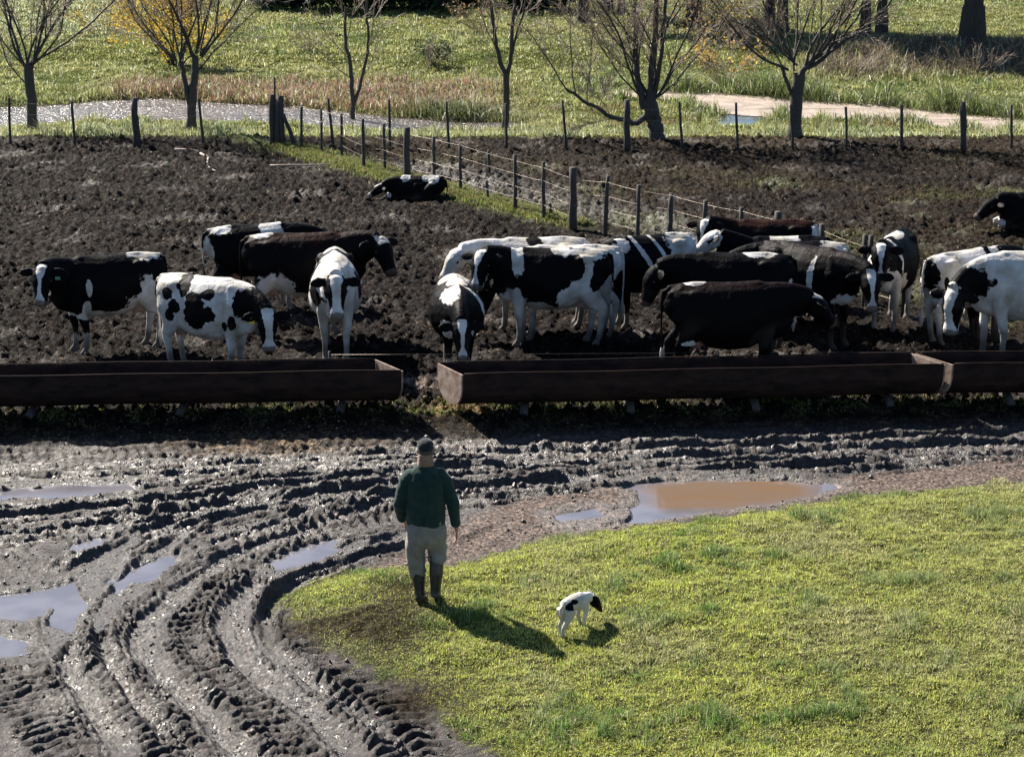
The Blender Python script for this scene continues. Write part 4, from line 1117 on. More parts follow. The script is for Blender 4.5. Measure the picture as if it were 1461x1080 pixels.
def cow(label, px, py, yaw, scale=1.0, base='black', patches=(), head='blaze', neck=(0, 25), hd=(0, -50), legs='white', group='dairy cows standing in the yard',
        tag=None, brown=0., lying=False, sink=.0, nl=.62, seed=0, tail=True, muddy=.35, name='dairy_cow', skinny=1.0, ears=None):
    """px,py = photo pixel of the middle of the body on the ground; yaw 0 faces right, 90 away"""
    rng = np.random.RandomState(100+seed)
    g = G(px, py); yaw = math.radians(yaw)
    zg = max(zat(g[0], g[1]), float(zbase(np.array([g[0]]), np.array([g[1]]))[0])-.02)-sink
    t = thing(name, label, 'cow', (g[0], g[1], zg), yaw, group, scale)
    mb = MB(); dz = -.74 if lying else 0.
    sh = lambda sa: 1-.20*max(0, sa)**2-.05*max(0, -sa)**2
    mb.loft([(x, 0, z+dz+(.0 if x > -.5 else 0)) for x, z, a, w in TORSO], [(w*skinny, a*1.04) for x, z, a, w in TORSO], n=20, shape=sh)
    # spine ridge, hips, pin bones, shoulders
    mb.loft([(-.9, 0, 1.37+dz), (-.5, 0, 1.42+dz), (0, 0, 1.40+dz), (.45, 0, 1.43+dz), (.6, 0, 1.40+dz)], [(.05, .045), (.06, .045), (.07, .05), (.07, .045), (.04, .03)], n=10)
    for s in (-1, 1):
        mb.ball((-.50, s*.185, 1.30+dz), (.14, .085, .085), 14)
        mb.ball((-.86, s*.115, 1.30+dz), (.055, .04, .05), 9)
        mb.loft([(-.50, s*.22, 1.33+dz), (-.85, s*.11, 1.29+dz)], [(.03, .05), (.03, .04)], n=8)
        mb.loft([(.50, s*.10, 1.36+dz), (.58, s*.21, 1.12+dz), (.52, s*.20, .92+dz)], [(.05, .07), (.07, .12), (.07, .10)], up=(1, 0, 0), n=10)
        mb.ball((.0, s*.20, .90+dz), (.36, .18, .30), 14)
    # brisket and belly
    mb.loft([(.86, 0, .98+dz), (.74, 0, .80+dz), (.45, 0, .70+dz)], [(.10, .12), (.12, .13), (.13, .12)], n=12)
    if lying:
        mb.ball((-.05, 0, .30), (.72, .40, .33), 14)
        for s in (-1, 1):
            mb.loft([(.45, s*.20, .35), (.78, s*.22, .16), (.98, s*.20, .10)], [(.10, .12), (.075, .08), (.055, .055)], n=10)
            mb.loft([(.98, s*.20, .10), (.80, s*.16, .055), (.60, s*.15, .05)], [.05, .045, .05], n=8)
            mb.loft([(-.55, s*.20, .40), (-.25, s*.36, .24), (-.05, s*.42, .10)], [(.20, .22), (.15, .16), (.07, .08)], n=10)
            mb.loft([(-.05, s*.42, .08), (.12, s*.44, .06), (.28, s*.42, .05)], [.06, .05, .055], n=8)
    else:
        mb.ball((-.50, 0, .70), (.20, .145, .17), 12)           # udder
        for tx in (-.42, -.56):
            for s in (-1, 1): mb.loft([(tx, s*.07, .58), (tx, s*.075, .49)], [.022, .016], up=(1, 0, 0), n=6)
        for s in (-1, 1):
            fx = .52+rng.uniform(-.10, .10); hx = -.70+rng.uniform(-.12, .12)
            mb.loft([(.54, s*.165, .98), (.55, s*.17, .78), (.5*(.55+fx), s*.165, .60), (fx+.01, s*.155, .46), (fx-.005, s*.15, .40), (fx, s*.15, .25), (fx, s*.15, .13), (fx+.02, s*.15, .085), (fx+.05, s*.15, .035), (fx+.055, s*.15, 0)],
                    [(.095, .15), (.090, .125), (.068, .084), (.060, .068), (.053, .057), (.039, .046), (.044, .048), (.040, .045), (.055, .062), (.058, .072)], up=(1, 0, 0), n=10)
            kx = -.50; mx = hx-.02
            mb.loft([(-.62, s*.15, 1.18), (-.60, s*.175, 1.0), (-.55, s*.185, .84), (.5*(kx+mx)-.03, s*.165, .68), (mx-.03, s*.145, .56), (mx-.03, s*.14, .49), (mx, s*.14, .32), (hx+.01, s*.14, .14), (hx+.03, s*.14, .085), (hx+.06, s*.14, .03), (hx+.065, s*.14, 0)],
                    [(.10, .23), (.13, .24), (.115, .205), (.082, .14), (.055, .094), (.052, .075), (.041, .056), (.044, .050), (.040, .045), (.055, .062), (.058, .072)], up=(1, 0, 0), n=12)
    if tail:
        sw = rng.uniform(-.05, .05); zt_ = 1.36+dz
        pts = [(-.86, 0, zt_), (-.955, 0, zt_-.03), (-.985, sw*.3, zt_-.2), (-.975, sw, zt_-.55), (-.96, sw*1.3, zt_-.80)] if not lying else [(-.86, 0, zt_), (-.97, 0, zt_-.1), (-1.0, .05, .25), (-.95, .2, .06)]
        mb.loft(pts, [.038, .032, .024, .020, .018][:len(pts)], up=(1, 0, 0), n=8)
        if not lying: mb.loft([(-.96, sw*1.3, zt_-.76), (-.955, sw*1.4, zt_-.92), (-.96, sw*1.4, zt_-1.06)], [.02, .045, .015], up=(1, 0, 0), n=8)
    # neck
    ny, npz = math.radians(neck[0]), math.radians(neck[1])
    B = np.array([.62, 0, 1.20+dz]); nd = np.array([math.cos(npz)*math.cos(ny), math.cos(npz)*math.sin(ny), math.sin(npz)])
    mid = B+np.array([.30*nl+.1, 0, .06+.10*nd[2]])*np.array([1, 1, 1])+nd*.10
    nl *= .84
    poll = B+np.array([.14, 0, .02])+nd*nl
    C = []
    for k in range(7):
        f = k/6; C.append((1-f)**2*B+2*f*(1-f)*mid+f*f*poll)
    C = np.array(C); C[:, 2] += -.05*(1-np.linspace(0, 1, 7))
    mb.loft([B-np.array([.25, 0, .06])]+list(C), [(.21, .31), (.19, .30), (.175, .285), (.158, .26), (.142, .235), (.13, .205), (.12, .175), (.11, .145)], n=14)
    # dewlap
    mb.loft([(.84, 0, .93+dz), C[3]-np.array([0, 0, .17]), C[5]-np.array([0, 0, .12])], [(.05, .10), (.035, .07), (.03, .05)], n=8)
    hy, hp = math.radians(hd[0]), math.radians(hd[1])
    u = np.array([math.cos(hp)*math.cos(hy), math.cos(hp)*math.sin(hy), math.sin(hp)]); v = np.cross((0, 0, 1), u); v /= np.linalg.norm(v); w = np.cross(u, v)   # w = forehead side
    H = lambda a, b, c: poll+u*a+v*b+w*c
    mb.loft([H(-.05, 0, -.04), H(0, 0, -.02), H(.09, 0, -.015), H(.19, 0, -.02), H(.28, 0, -.035), H(.38, 0, -.045), H(.46, 0, -.045), H(.515, 0, -.045), H(.54, 0, -.05)],
            [(.08, .07), (.125, .115), (.145, .142), (.145, .148), (.116, .130), (.098, .106), (.104, .098), (.100, .086), (.070, .056)], up=w, n=14)
    for s in (-1, 1):
        mb.ball(H(.155, s*.115, .022), (.040, .026, .034), 8, rot=np.stack([u, v, w], 1))       # brow
        mb.ball(H(.13, s*.078, -.10), (.095, .042, .065), 8, rot=np.stack([u, v, w], 1))       # jaw
        e0 = H(.015, s*.10, -.015); ed = s*v*1.0+np.array([0, 0, -.22])+(-u*.10); ed /= np.linalg.norm(ed)
        en = np.cross(ed, u); en /= np.linalg.norm(en); eu = np.cross(en, ed)
        L = [e0, e0+ed*.06, e0+ed*.14, e0+ed*.21, e0+ed*.26]
        rr = [(.034, .024), (.066, .022), (.084, .020), (.066, .018), (.018, .013)]
        mb.loft(L, rr, up=en, n=10)
    mb.ball(H(.0, 0, .055), (.05, .055, .045), 8)                                                # poll tuft
    o = remeshed(mb, 'body', .0165, 4, HIDE, t, .6)
    XS = .92
    # -------- coat pattern, in unposed body coordinates
    P = verts_of(o)
    hl = P-poll; hu, hv, hw = hl@u, hl@v, hl@w
    x, y, z = P[:, 0].copy(), P[:, 1].copy(), P[:, 2].copy()-dz
    dC = np.linalg.norm(P[:, None, :]-C[None], axis=2); kC = dC.argmin(1)
    isn = (P[:, 0] > .66) & (dC.min(1) < .30) & (kC > 0)
    relz = (P-C[kC])[:, 2]
    fC = kC/6.
    x = np.where(isn, .66+fC*nl*.95, x); z = np.where(isn, 1.2+relz, z)
    ishead = (hu > -.07) & (np.abs(hw) < .16) & (np.abs(hv) < .34) & (dC[:, :5].min(1) > .15)
    sgn = 1. if base == 'black' else -1.
    f = np.full(len(P), .6*sgn)
    wn = .34*perlin(x*3.1+seed*3.3, z*3.1+seed, y*2.2)+.20*perlin(x*8+seed, z*8, y*8)+.22*perlin(x*19+seed, z*19, y*19)
    sx = (seed*1.7) % 1
    for p in patches:
        col, cx, cz, rx, rz = p[:5]; side = p[5] if len(p) > 5 else 0; tilt = math.radians(p[6]) if len(p) > 6 else 0
        a, b = x-cx, z-cz; a, b = a*math.cos(tilt)+b*math.sin(tilt), -a*math.sin(tilt)+b*math.cos(tilt)
        gk = 1-np.sqrt((a/rx)**2+(b/rz)**2)+wn*.9
        if side: gk = np.minimum(gk, (side*y+.02)*8)
        f = np.maximum(f, gk) if col == 'b' else np.minimum(f, -gk)
    # lower legs
    low = (P[:, 2] < .62) & ~ishead & ~isn & (not lying)
    lg = (z-.60)*4
    if legs == 'white': f = np.where(low, np.minimum(f, np.clip(lg, -1, 1)+wn*1.2), f)
    elif legs == 'black': f = np.where(low, np.maximum(f, .5), f)
    elif legs == 'socks': f = np.where(low, np.minimum(f, (z-.30)*6+wn*1.5), f)
    if lying: f = np.where((P[:, 0] > .88) & (P[:, 2] < .2), -.5, f)
    # head
    hf = np.full(len(P), .6)
    wh = .18*perlin(hu*12+seed, hv*12, hw*12+seed*2)
    if head == 'blaze': hf = (np.abs(hv)-(.024+.044*sstep(.26, .0, hu)+.040*sstep(.36, .46, hu)))*12+wh; hf = np.where(hw < -.05, np.where(hu > .40, -.3, .6), hf)
    elif head == 'wideblaze': hf = (np.abs(hv)-(.056+.03*sstep(.2, 0, hu)+.04*sstep(.36, .46, hu)))*12+wh; hf = np.where(hw < -.05, np.where(hu > .38, -.3, .6), hf)
    elif head == 'star': hf = (np.sqrt((hv/.05)**2+((hu-.11)/.13)**2)-1)+(hv/.05)*.3+wh*2; hf = np.where(hw < -.02, .6, hf); hf = np.where((hu > .44), -.2+wh, hf)
    elif head == 'white': hf = np.full(len(P), -.6)
    elif head == 'poll': hf = np.where((hu < .10) & (hw > .0) & (np.abs(hv) < .10), -.5, .6)
    elif head == 'whiteface': hf = np.where(np.abs(hv) > .14, .6, -.5)
    hf = np.where((np.abs(hv) > .140) & (hu < .12), .6 if ears != 'white' else -.5, hf)
    f = np.where(ishead, hf, f)
    # tail switch pale
    f = np.where((P[:, 0] < -.92) & (P[:, 2] < .55) & (not lying), -.5, f)
    put_attr(o, 'coat', np.clip(f, -1, 1))
    skin = np.zeros(len(P))
    if not lying:
        ud = 1-np.sqrt(((P[:, 0]+.50)/.24)**2+(P[:, 1]/.19)**2+((P[:, 2]-.64)/.18)**2); skin = sstep(0, .3, ud)*.8
    nose = ishead & (hu > .47) & (hw > -.12); skin = np.where(nose, .35, skin)
    put_attr(o, 'skin', skin)
    md = sstep(.52, .08, P[:, 2]+.16*perlin(P[:, 0]*6, P[:, 1]*6, P[:, 2]*6+seed))*.85 if not lying else sstep(.25, .0, P[:, 2])*.4
    md = md+muddy*.9*sstep(.10, .55, perlin(P[:, 0]*2.5+seed, P[:, 1]*2.5, P[:, 2]*2.5))*sstep(1.15, .7, P[:, 2]-dz)
    md = np.where(nose, .75, md)
    md = np.where(ishead & (np.abs(hv) > .09) & (hw < .0) & (hu < .3) & (hf > 0), md*.3, md)
    put_attr(o, 'mud', np.clip(md, 0, .9))
    Q = P.copy(); Q[:, 0] = np.where(P[:, 0] < .62, P[:, 0]*XS, P[:, 0]-.62*(1-XS)); Q[:, 0] += 0
    o.data.vertices.foreach_set('co', Q.astype(np.float32).ravel()); o.data.update(); poll[0] -= .62*(1-XS)
    put_attr(o, 'brown', np.clip(brown*.9*sstep(1.30, 1.44, z+.08*perlin(x*3, y*3, z*3))+brown*.03, 0, 1))  # brown of the sunlit back tops put into the coat colour
    for s in (-1, 1):
        m = MB(); m.ball(H(.165, s*.142, .004), (.025, .015, .022), 8, rot=np.stack([u, v, w], 1)); m.build('eye', EYE, t)
    if tag:
        s, mt = tag; e0 = H(.015, s*.085, -.015); ed = s*v+np.array([0, 0, -.12]); ed /= np.linalg.norm(ed); pz = e0+ed*.135+np.array([0, 0, -.075])+np.cross(v, (0, 0, 1))*-.02
        R = np.stack([v, np.cross((0, 0, 1), v), (0, 0, 1)], 1)
        fr = u*np.array([1, 1, 0]); fr /= np.linalg.norm(fr)+1e-9
        m = MB(); m.box(pz+fr*.035, (.07, .012, .06), R); m.box(pz+fr*.035+np.array([0, 0, .045]), (.035, .012, .032), R); m.build('ear_tag', mt, t, smooth=False)
    return t
GD = 'dairy cows standing in the yard'
cow('black and white cow at the far left with white blaze and pale green ear tag', 158, 499, 205, 1.05, 'black',
    [('w', -.62, 1.46, .30, .11), ('w', -.62, .68, .36, .42), ('w', -.25, .60, .95, .08), ('w', .38, 1.03, .05, .13), ('w', .42, .72, .07, .14), ('b', -.38, .95, .10, .10)], 'blaze', (40, 20), (62, -62), 'socks', tag=(1, TAGG), seed=1, nl=.50)
cow('white cow with many black spots and a yellow ear tag behind the left trough', 300, 531, -28, 1.03, 'white',
    [('b', -.56, 1.20, .11, .10), ('b', -.30, 1.35, .13, .16, 0, 30), ('b', -.42, 1.03, .13, .10), ('b', -.52, .88, .09, .09), ('b', .02, 1.02, .22, .27), ('b', .22, .98, .14, .12), ('b', .20, 1.25, .13, .09), ('b', -.88, 1.15, .06, .20),
     ('b', .92, 1.18, .26, .26), ('b', .62, .86, .05, .10), ('b', .50, .80, .05, .06)], 'wideblaze', (-18, -22), (-48, -72), 'white', tag=(-1, TAGY), seed=2, nl=.56, muddy=.35)
cow('black and white cow partly hidden behind the big black cow, rump to the left', 370, 441, 16, 1.02, 'black', [('w', -.70, 1.45, .22, .12), ('w', .22, 1.35, .20, .30), ('w', -.90, 1.0, .10, .30)], 'black', (0, -15), (0, -60), 'white', seed=3)
cow('nearly all-black cow with brownish belly facing right behind the front-facing white cow', 436, 476, 2, 1.12, 'black',
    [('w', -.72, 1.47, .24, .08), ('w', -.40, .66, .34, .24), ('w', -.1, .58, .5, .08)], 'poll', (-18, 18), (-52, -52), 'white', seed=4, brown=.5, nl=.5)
cow('white cow facing the camera straight on with black eye patches', 480, 506, -86, 1.10, 'white',
    [('b', .45, 1.0, .26, .22, -1), ('b', -.35, 1.15, .3, .2, 1), ('b', -.1, 1.1, .3, .26, -1), ('b', .15, 1.05, .16, .2, 1), ('b', .82, 1.1, .07, .12, -1), ('b', -.4, 1.36, .12, .10, -1), ('b', -.4, 1.36, .12, .10, 1)], 'wideblaze', (4, 16), (2, -64), 'white', seed=5, muddy=.3, nl=.5, skinny=1.0)
cow('black cow with lowered head facing the camera at the gap between the troughs', 652, 530, -85, .97, 'black',
    [('w', -.55, 1.42, .26, .14), ('w', -.05, 1.46, .30, .05), ('w', .55, 1.38, .26, .13, -1), ('w', .30, 1.2, .08, .22, 1), ('w', .80, .82, .20, .20)], 'blaze', (0, -20), (2, -70), 'socks', seed=6, nl=.6, brown=.2, skinny=1.22)
cow('large black and white cow seen side-on in the middle, head turned to camera', 787, 495, 183, 1.06, 'black',
    [('w', .56, 1.28, .10, .26), ('w', -.55, 1.40, .34, .10), ('w', -.62, .80, .38, .34), ('w', -.30, .72, .22, .22), ('w', -.55, 1.15, .10, .24), ('w', .60, .68, .22, .26), ('w', .25, .62, .25, .10), ('w', -.15, 1.43, .16, .05), ('b', -.36, 1.20, .17, .17), ('b', -.80, 1.10, .17, .22), ('b', -.68, .98, .10, .13)],
    'blaze', (22, 26), (62, -60), 'white', seed=7, nl=.46)
cow('nearly all-white cow behind the big side-on cow, its head showing past it', 762, 467, 190, 1.03, 'white', [('b', .02, 1.40, .12, .06)], 'white', (10, 6), (20, -50), 'white', seed=8, muddy=.3, nl=.6, ears='white')
cow('white-backed cow hidden behind the big side-on cow, its rump above the other back', 806, 480, 186, 1.04, 'white', [('b', .5, .8, .2, .3), ('b', .2, .9, .2, .2)], 'black', (0, -30), (0, -70), 'white', seed=9, muddy=.2)
cow('cow with slanting black stripes and a white rump, lowering its dark head to the left', 922, 466, 208, 1.02, 'black',
    [('w', -.68, 1.28, .34, .40), ('w', -.12, 1.2, .035, .32, 0, -28), ('w', .24, 1.2, .05, .34, 0, -28), ('w', .62, 1.36, .16, .10)], 'star', (24, -20), (44, -74), 'socks', seed=10, nl=.56)
cow('black cow with white loin patch facing left behind the all-black cow', 1042, 506, 181, 1.10, 'black',
    [('w', -.42, 1.46, .24, .07), ('w', -.86, .95, .05, .18)], 'black', (4, 0), (8, -66), 'black', seed=11, nl=.42)
cow('all-black cow with a brown sheen along its back standing at the middle trough, rump left', 1036, 550, 2, 1.08, 'black',
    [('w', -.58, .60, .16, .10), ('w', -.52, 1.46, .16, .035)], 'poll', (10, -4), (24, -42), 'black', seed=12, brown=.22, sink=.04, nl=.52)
cow('dark brown-black cow with a white flank streak, head turned to the camera at the right', 1150, 486, -44, 1.08, 'black',
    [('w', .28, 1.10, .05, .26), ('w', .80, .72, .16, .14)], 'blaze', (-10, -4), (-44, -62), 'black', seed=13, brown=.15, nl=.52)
cow('black cow by the diagonal fence with white blaze, looking at the camera', 1092, 428, 182, .98, 'black', [('w', -.90, 1.15, .11, .24)], 'blaze', (20, 26), (66, -66), 'black', seed=14, brown=.7, nl=.56)
cow('cow half hidden among the dark ones with its pale face raised', 1112, 456, 188, .98, 'black', [('w', -.08, 1.40, .20, .15), ('w', .15, 1.42, .10, .10), ('w', .62, 1.2, .08, .12)], 'whiteface', (-8, 36), (-24, -36), 'black', seed=15, nl=.56)
cow('hidden cow of which the white rump shows behind the brown-black one', 1132, 466, 182, .98, 'black', [('w', -.70, 1.3, .26, .26)], 'black', (0, -20), (0, -60), 'black', seed=16)
cow('black and white cow facing the camera near the fence, long white blaze, white legs', 1270, 464, 248, 1.05, 'black',
    [('w', .55, 1.25, .06, .34, 1), ('w', .80, .80, .26, .22), ('w', .55, .65, .25, .26), ('w', .7, 1.2, .12, .25, -1), ('w', .0, 1.44, .3, .04)], 'blaze', (6, 30), (14, -64), 'white', seed=17, nl=.52)
cow('white cow with black spots seen from behind, walking away to the right', 1372, 486, 33, 1.0, 'white',
    [('b', -.90, 1.18, .09, .22, -1), ('b', -.86, .92, .08, .07), ('b', -.55, .98, .10, .10), ('b', -.33, 1.05, .12, .14), ('b', -.70, 1.02, .05, .12), ('b', .35, 1.3, .07, .28, 0, -20), ('b', .92, 1.2, .26, .34), ('b', -.92, 1.2, .07, .20, 1)], 'black', (0, 0), (0, -50), 'white', seed=18, muddy=.35)
cow('big white cow with black neck lowering its head at the right edge', 1462, 512, 197, 1.17, 'white', [('b', .98, 1.15, .23, .30)], 'wideblaze', (20, -24), (34, -80), 'white', seed=19, muddy=.35, nl=.66)
cow('black cow lying down in the far right of the yard', 1486, 330, 184, 1.0, 'black', [], 'black', (8, 14), (10, -34), 'black', lying=True, seed=20, nl=.34, group='cows resting')
cow('young black and white cow lying flat beside the diagonal fence, head to the left', 596, 284, 184, .70, 'black', [('w', .40, 1.42, .16, .12), ('w', -.45, 1.38, .26, .13)], 'star', (8, -12), (10, -30), 'black', lying=True, seed=24, nl=.46, sink=.08, group='cows resting')
cow('dark cow almost hidden behind the big white one, only its back showing', 1448, 482, 4, .93, 'black', [('w', .35, 1.42, .16, .10), ('w', -.75, 1.4, .1, .08)], 'black', (0, -8), (0, -60), 'black', seed=21)

# ------------------------------------------------------------------ the man
def cloth(name, c1, c2, scale=14, rough=.9, bump=.5, fold=4.0, bd=.012):
    m, nt, b = new_mat(name)
    tc = N(nt, 'ShaderNodeTexCoord')
    n = N(nt, 'ShaderNodeTexNoise', Scale=scale, Detail=6); nt.links.new(tc.outputs['Object'], n.inputs['Vector'])
    r = N(nt, 'ShaderNodeValToRGB'); r.color_ramp.elements[0].position = .35; r.color_ramp.elements[1].position = .65
    r.color_ramp.elements[0].color = (*c1, 1); r.color_ramp.elements[1].color = (*c2, 1)
    nt.links.new(n.outputs[0], r.inputs[0]); nt.links.new(r.outputs[0], b.inputs['Base Color'])
    b.inputs['Roughness'].default_value = rough; b.inputs['Sheen Weight'].default_value = .15; b.inputs['Specular IOR Level'].default_value = .2
    w = N(nt, 'ShaderNodeTexNoise', Scale=fold, Detail=3, Distortion=1.2); nt.links.new(tc.outputs['Object'], w.inputs['Vector'])
    bp = N(nt, 'ShaderNodeBump', Strength=bump, Distance=bd*3); nt.links.new(w.outputs[0], bp.inputs['Height'])
    f = N(nt, 'ShaderNodeTexNoise', Scale=160); nt.links.new(tc.outputs['Object'], f.inputs['Vector'])
    b2 = N(nt, 'ShaderNodeBump', Strength=.25, Distance=.003); nt.links.new(f.outputs[0], b2.inputs['Height']); nt.links.new(bp.outputs[0], b2.inputs['Normal'])
    nt.links.new(b2.outputs[0], b.inputs['Normal'])
    return m
def wrinkle(o, amp, fx, fz):
    P = verts_of(o); n = np.zeros(len(P)*3, np.float32); o.data.vertices.foreach_get('normal', n); n = n.reshape(-1, 3)
    d = amp*(1-2.2*np.abs(perlin(P[:, 0]*fx+P[:, 2]*3, P[:, 1]*fx, P[:, 2]*fz+P[:, 0]*4)))
    o.data.vertices.foreach_set('co', (P+n*d[:, None]).astype(np.float32).ravel()); o.data.update()
def man():
    g = G(609, 858); z = zat(g[0], g[1])+.02
    t = thing('person', 'person in dark green sweater, grey trousers, rubber boots and cap walking away on the grass', 'person', (g[0], g[1], z), 0)
    SK = simple_mat("skin", (.38, .22, .16), (.33, .18, .13), scale=20, rough=.55, bump=.1)
    SW = cloth("green_wool", (.010, .030, .026), (.016, .042, .034)); SLV = SW
    TR = cloth("grey_trousers", (.25, .235, .20), (.19, .18, .155), rough=.85, bump=.7, fold=7)
    BT = simple_mat("black_rubber", (.018, .02, .02), (.035, .035, .033), scale=8, rough=.35, bump=.3)
    CAPM = cloth("navy_cap", (.012, .018, .022), (.02, .026, .03)); SC = cloth("tan_scarf", (.30, .19, .125), (.22, .14, .095), scale=30, fold=12)
    HR = simple_mat("grey_brown_hair", (.10, .075, .06), (.06, .045, .035), scale=60, rough=.8)
    S = 1.015
    t.scale = (S*.97, S, S)
    # body: one skin from head to feet, clothes over it
    mb = MB()
    mb.loft([(0, -.02, .90), (0, -.02, 1.05), (0, -.01, 1.25), (0, 0, 1.40), (0, .0, 1.48), (0, .01, 1.53), (0, .02, 1.60)], [(.15, .11), (.15, .11), (.17, .12), (.16, .10), (.09, .08), (.06, .06), (.06, .065)], up=(0, 1, 0), n=14)
    mb.ball((0, .035, 1.665), (.076, .096, .118), 14)
    mb.ball((0, .118, 1.625), (.045, .03, .045), 8)        # chin
    mb.loft([(0, .125, 1.69), (0, .145, 1.655), (0, .13, 1.645)], [.012, .018, .014], n=7)   # nose
    for s in (-1, 1): mb.ball((s*.080, .02, 1.66), (.012, .022, .032), 8)
    AR = {-1: [(-.15, 0, 1.39), (-.215, -.01, 1.32), (-.285, -.02, 1.09), (-.265, .12, .88), (-.235, .19, .83)], 1: [(.15, 0, 1.39), (.215, -.01, 1.32), (.295, -.02, 1.09), (.325, .03, .85), (.33, .045, .79)]}
    for s in (-1, 1): mb.loft(AR[s], [.055, .055, .042, .028, .026], up=(0, 1, 0), n=10)
    LG = {-1: [(-.105, 0, .93), (-.11, .04, .50), (-.085, .02, .20), (-.075, .0, .06)], 1: [(.10, 0, .93), (.115, .03, .52), (.10, -.05, .28), (.095, -.04, .08)]}
    for s in (-1, 1): mb.loft(LG[s], [.085, .06, .045, .04], up=(0, 1, 0), n=10)
    # hands: palm, four bent fingers, thumb
    for s in (-1, 1):
        w = np.array(AR[s][-1]); dn = np.array([0, .10, -1.]); dn /= np.linalg.norm(dn); fw = np.array([0, 1, .1]); inn = np.array([-s, 0, 0])
        mb.loft([w, w+dn*.05, w+dn*.10], [(.020, .028), (.017, .040), (.015, .038)], up=(0, 1, 0), n=10)
        for k in range(4):
            b = w+dn*.095+fw*(.028-.019*k); Lf = (.068, .076, .071, .056)[k]
            mb.loft([b, b+dn*Lf*.45+inn*.004, b+dn*Lf*.75+inn*.016, b+dn*Lf*.92+inn*.032], [.0092, .0088, .008, .0065], up=(0, 1, 0), n=7)
        b = w+dn*.03+fw*.034; mb.loft([b, b+dn*.03+fw*.022+inn*.01, b+dn*.062+fw*.024+inn*.022], [.013, .010, .0075], up=(0, 1, 0), n=7)
    o = remeshed(mb, 'body', .0062, 2, SK, t)
    # sweater
    mb = MB()
    mb.loft([(0, -.02, .865), (0, -.02, .90), (0, -.02, 1.0), (0, -.02, 1.12), (0, -.02, 1.25), (0, -.015, 1.36), (0, -.01, 1.43), (0, .0, 1.48), (0, .0, 1.515)], [(.200, .155), (.208, .165), (.208, .17), (.204, .165), (.206, .155), (.204, .14), (.172, .115), (.115, .09), (.08, .08)], up=(0, 1, 0), n=20)
    for s in (-1, 1):
        A = [np.array(p) for p in AR[s]]; A = [A[0], A[1], (A[1]+A[2])/2, A[2], (A[2]+A[3])/2, A[3]]
        mb.loft([A[0]-np.array([s*.04, 0, 0])]+A, [.085, .088, .080, .070, .066, .058, .050], up=(0, 1, 0), n=14)
        mb.loft([A[5]+(A[4]-A[5])*.05, A[5]+(A[5]-A[4])*.12], [.045, .046], up=(0, 1, 0), n=12)
    o = remeshed(mb, 'sweater', .011, 3, SW, t); wrinkle(o, .011, 5, 11)
    mb = MB(); mb.loft([(0, -.02, .845), (0, -.02, .90)], [(.196, .150), (.203, .156)], up=(0, 1, 0), n=24); mb.build('sweater_hem', SW, t)
    # trousers, baggy over the boots
    mb = MB()
    mb.loft([(0, -.02, .93), (0, -.03, .80), (0, -.03, .70), (0, -.02, .63)], [(.195, .15), (.208, .165), (.20, .155), (.15, .10)], up=(0, 1, 0), n=18)
    mb.loft([(-.10, -.02, .82), (-.112, .0, .62), (-.118, .02, .50), (-.108, .02, .40), (-.098, .02, .32), (-.093, .02, .27)], [(.115, .14), (.108, .125), (.098, .11), (.090, .10), (.084, .09), (.066, .07)], up=(0, 1, 0), n=16)
    mb.loft([(.10, -.02, .82), (.115, .01, .65), (.122, .02, .57), (.118, .0, .48), (.113, -.02, .42)], [(.115, .14), (.105, .125), (.100, .11), (.096, .10), (.074, .08)], up=(0, 1, 0), n=16)
    mb.ball((-.098, .02, .33), (.092, .098, .04), 10); mb.ball((.116, -.01, .48), (.098, .103, .04), 10)
    wrinkle(remeshed(mb, 'trousers', .011, 3, TR, t), .014, 8, 9)
    for s, A, top in ((-1, [(-.094, .02, .38), (-.088, .015, .25), (-.080, .005, .14), (-.078, 0, .07)], .38), (1, [(.116, -.005, .55), (.108, -.05, .32), (.102, -.055, .20), (.098, -.05, .10)], .5)):
        mb = MB(); mb.loft(A, [(.080, .082), (.076, .080), (.060, .066), (.056, .068)], up=(0, 1, 0), n=14)
        ax, ay, az = A[-1]
        tilt = 0 if s < 0 else .045
        mb.loft([(ax, ay-.065, az-.03+tilt), (ax, ay-.02, az-.03+tilt*.7), (ax, ay+.08, az-.045), (ax, ay+.16, az-.055), (ax, ay+.20, az-.06)], [(.044, .042), (.055, .050), (.056, .040), (.058, .034), (.035, .02)], n=12)
        remeshed(mb, 'boot', .008, 2, BT, t)
    # head gear
    mb = MB(); mb.ball((0, .03, 1.712), (.092, .114, .080), 16); mb.loft([(0, .03, 1.672), (0, .03, 1.735)], [(.091, .113), (.086, .108)], up=(0, 1, 0), n=20)
    mb.loft([(0, .11, 1.70), (0, .17, 1.695), (0, .205, 1.685)], [(.07, .010), (.06, .009), (.03, .007)], n=10); remeshed(mb, 'cap', .007, 2, CAPM, t)
    mb = MB(); mb.ball((0, .018, 1.655), (.083, .098, .085), 14); remeshed(mb, 'hair', .008, 1, HR, t)
    mb = MB()
    for k in range(3): mb.loft([(0, .0, 1.50+.035*k), (0, .005, 1.56+.035*k)], [(.092-.004*k, .092), (.088-.004*k, .09)], up=(0, 1, 0), n=18)
    remeshed(mb, 'scarf', .008, 2, SC, t)
man()

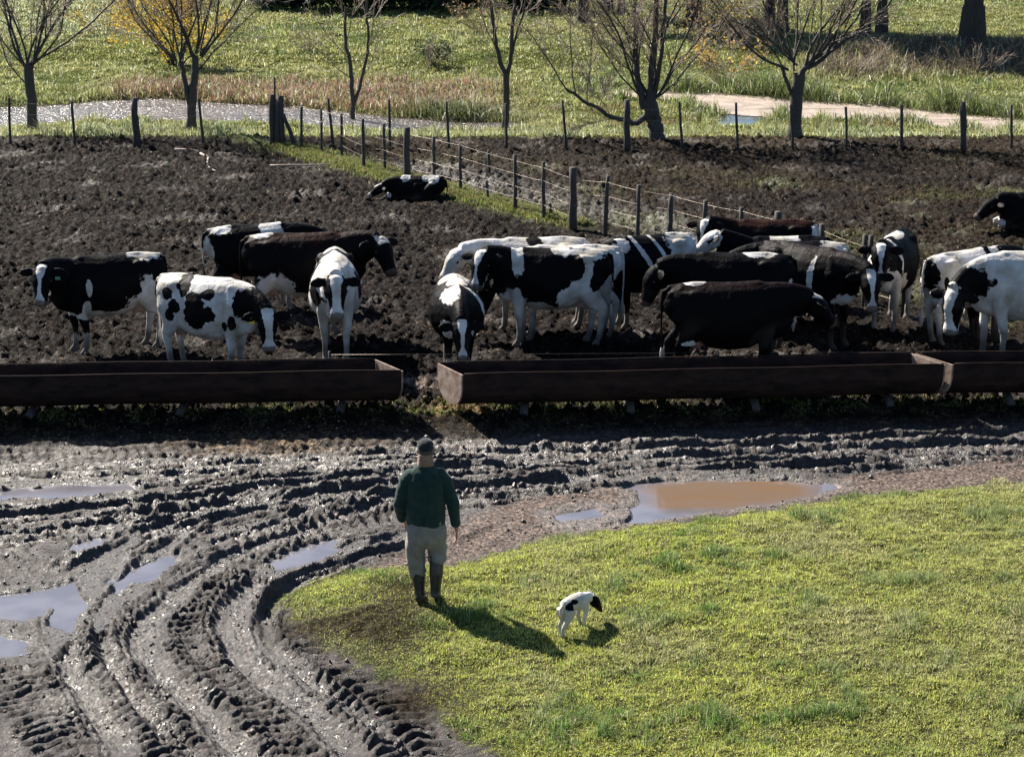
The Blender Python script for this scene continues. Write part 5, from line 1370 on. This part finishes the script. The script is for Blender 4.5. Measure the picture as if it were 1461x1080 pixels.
# ------------------------------------------------------------------ the dog
def dog():
    g = G(818, 900); yaw = math.radians(52)
    t = thing('dog', 'small white dog with a black head sniffing the grass beside the walking person', 'dog', (g[0], g[1], zat(g[0], g[1])+.0), yaw); t.scale = (1.06,)*3
    mb = MB()
    mb.loft([(-.17, 0, .27), (-.14, 0, .285), (-.06, 0, .30), (.02, 0, .295), (.10, 0, .28), (.16, 0, .27), (.19, 0, .26)], [(.035, .05), (.065, .078), (.070, .075), (.076, .085), (.078, .095), (.06, .08), (.035, .05)], n=14)
    nk = [np.array(p) for p in ((.16, 0, .29), (.24, -.01, .29), (.29, -.03, .255))]
    mb.loft(nk, [(.055, .065), (.045, .05), (.04, .043)], n=12)
    P0 = np.array([.29, -.035, .245]); u = np.array([.45, -.30, -.84]); u /= np.linalg.norm(u); v = np.cross((0, 0, 1), u); v /= np.linalg.norm(v); w = np.cross(u, v)
    mb.loft([P0-u*.03, P0+u*.01, P0+u*.05, P0+u*.09, P0+u*.13, P0+u*.15], [(.04, .04), (.056, .056), (.052, .05), (.034, .034), (.023, .023), (.015, .015)], up=w, n=12)
    for s in (-1, 1):
        e = P0+v*s*.03-u*.005+w*.02; mb.loft([e, e-u*.045+v*s*.014+w*.01, e-u*.09+v*s*.024+w*.012], [(.026, .012), (.020, .010), (.005, .005)], up=w, n=8)
        mb.loft([(.14, s*.045, .25), (.145, s*.045, .18), (.135, s*.042, .11), (.14+.02*s, s*.042, .045), (.155+.02*s, s*.042, .012)], [(.034, .042), (.026, .032), (.019, .021), (.016, .017), (.018, .026)], up=(1, 0, 0), n=9)
        mb.loft([(-.13, s*.045, .27), (-.125, s*.05, .20), (-.155+.03*s, s*.048, .14), (-.20+.03*s, s*.045, .10), (-.20+.04*s, s*.045, .04), (-.18+.04*s, s*.045, .012)], [(.046, .065), (.040, .056), (.024, .032), (.017, .020), (.016, .017), (.018, .026)], up=(1, 0, 0), n=9)
    mb.loft([(-.18, 0, .31), (-.215, 0, .29), (-.225, 0, .22), (-.215, 0, .17)], [.014, .012, .009, .005], up=(1, 0, 0), n=7)
    o = remeshed(mb, 'body', .0065, 2, HIDE, t)
    P = verts_of(o); hl = P-P0; hu = hl@u
    wn_ = .4*perlin(P[:, 0]*14, P[:, 1]*14, P[:, 2]*14)
    f = np.full(len(P), -.6)
    hd_ = (hu > -.055) & (np.linalg.norm(hl, axis=1) < .19) & (P[:, 0] > .24)
    f = np.where(hd_, .6, f)
    for cx, cz, rx, rz, sd in ((-.13, .30, .045, .04, -1), (-.06, .33, .05, .025, 0), (-.10, .26, .03, .03, 1)):
        gk = 1-np.sqrt(((P[:, 0]-cx)/rx)**2+((P[:, 2]-cz)/rz)**2)+wn_
        if sd: gk = np.minimum(gk, sd*P[:, 1]*30+.2)
        f = np.maximum(f, gk)
    put_attr(o, 'coat', f); put_attr(o, 'skin', np.zeros(len(P))); put_attr(o, 'mud', .35*sstep(.08, .0, P[:, 2])); put_attr(o, 'brown', np.where(hd_ & (hu > .06), .8, 0.))
    for s in (-1, 1):
        m = MB(); m.ball(P0+u*.05+v*s*.042+w*.026, .008, 7); m.build('eye', EYE, t)
    m = MB(); m.ball(P0+u*.152, .010, 7); m.build('nose', EYE, t)
dog()
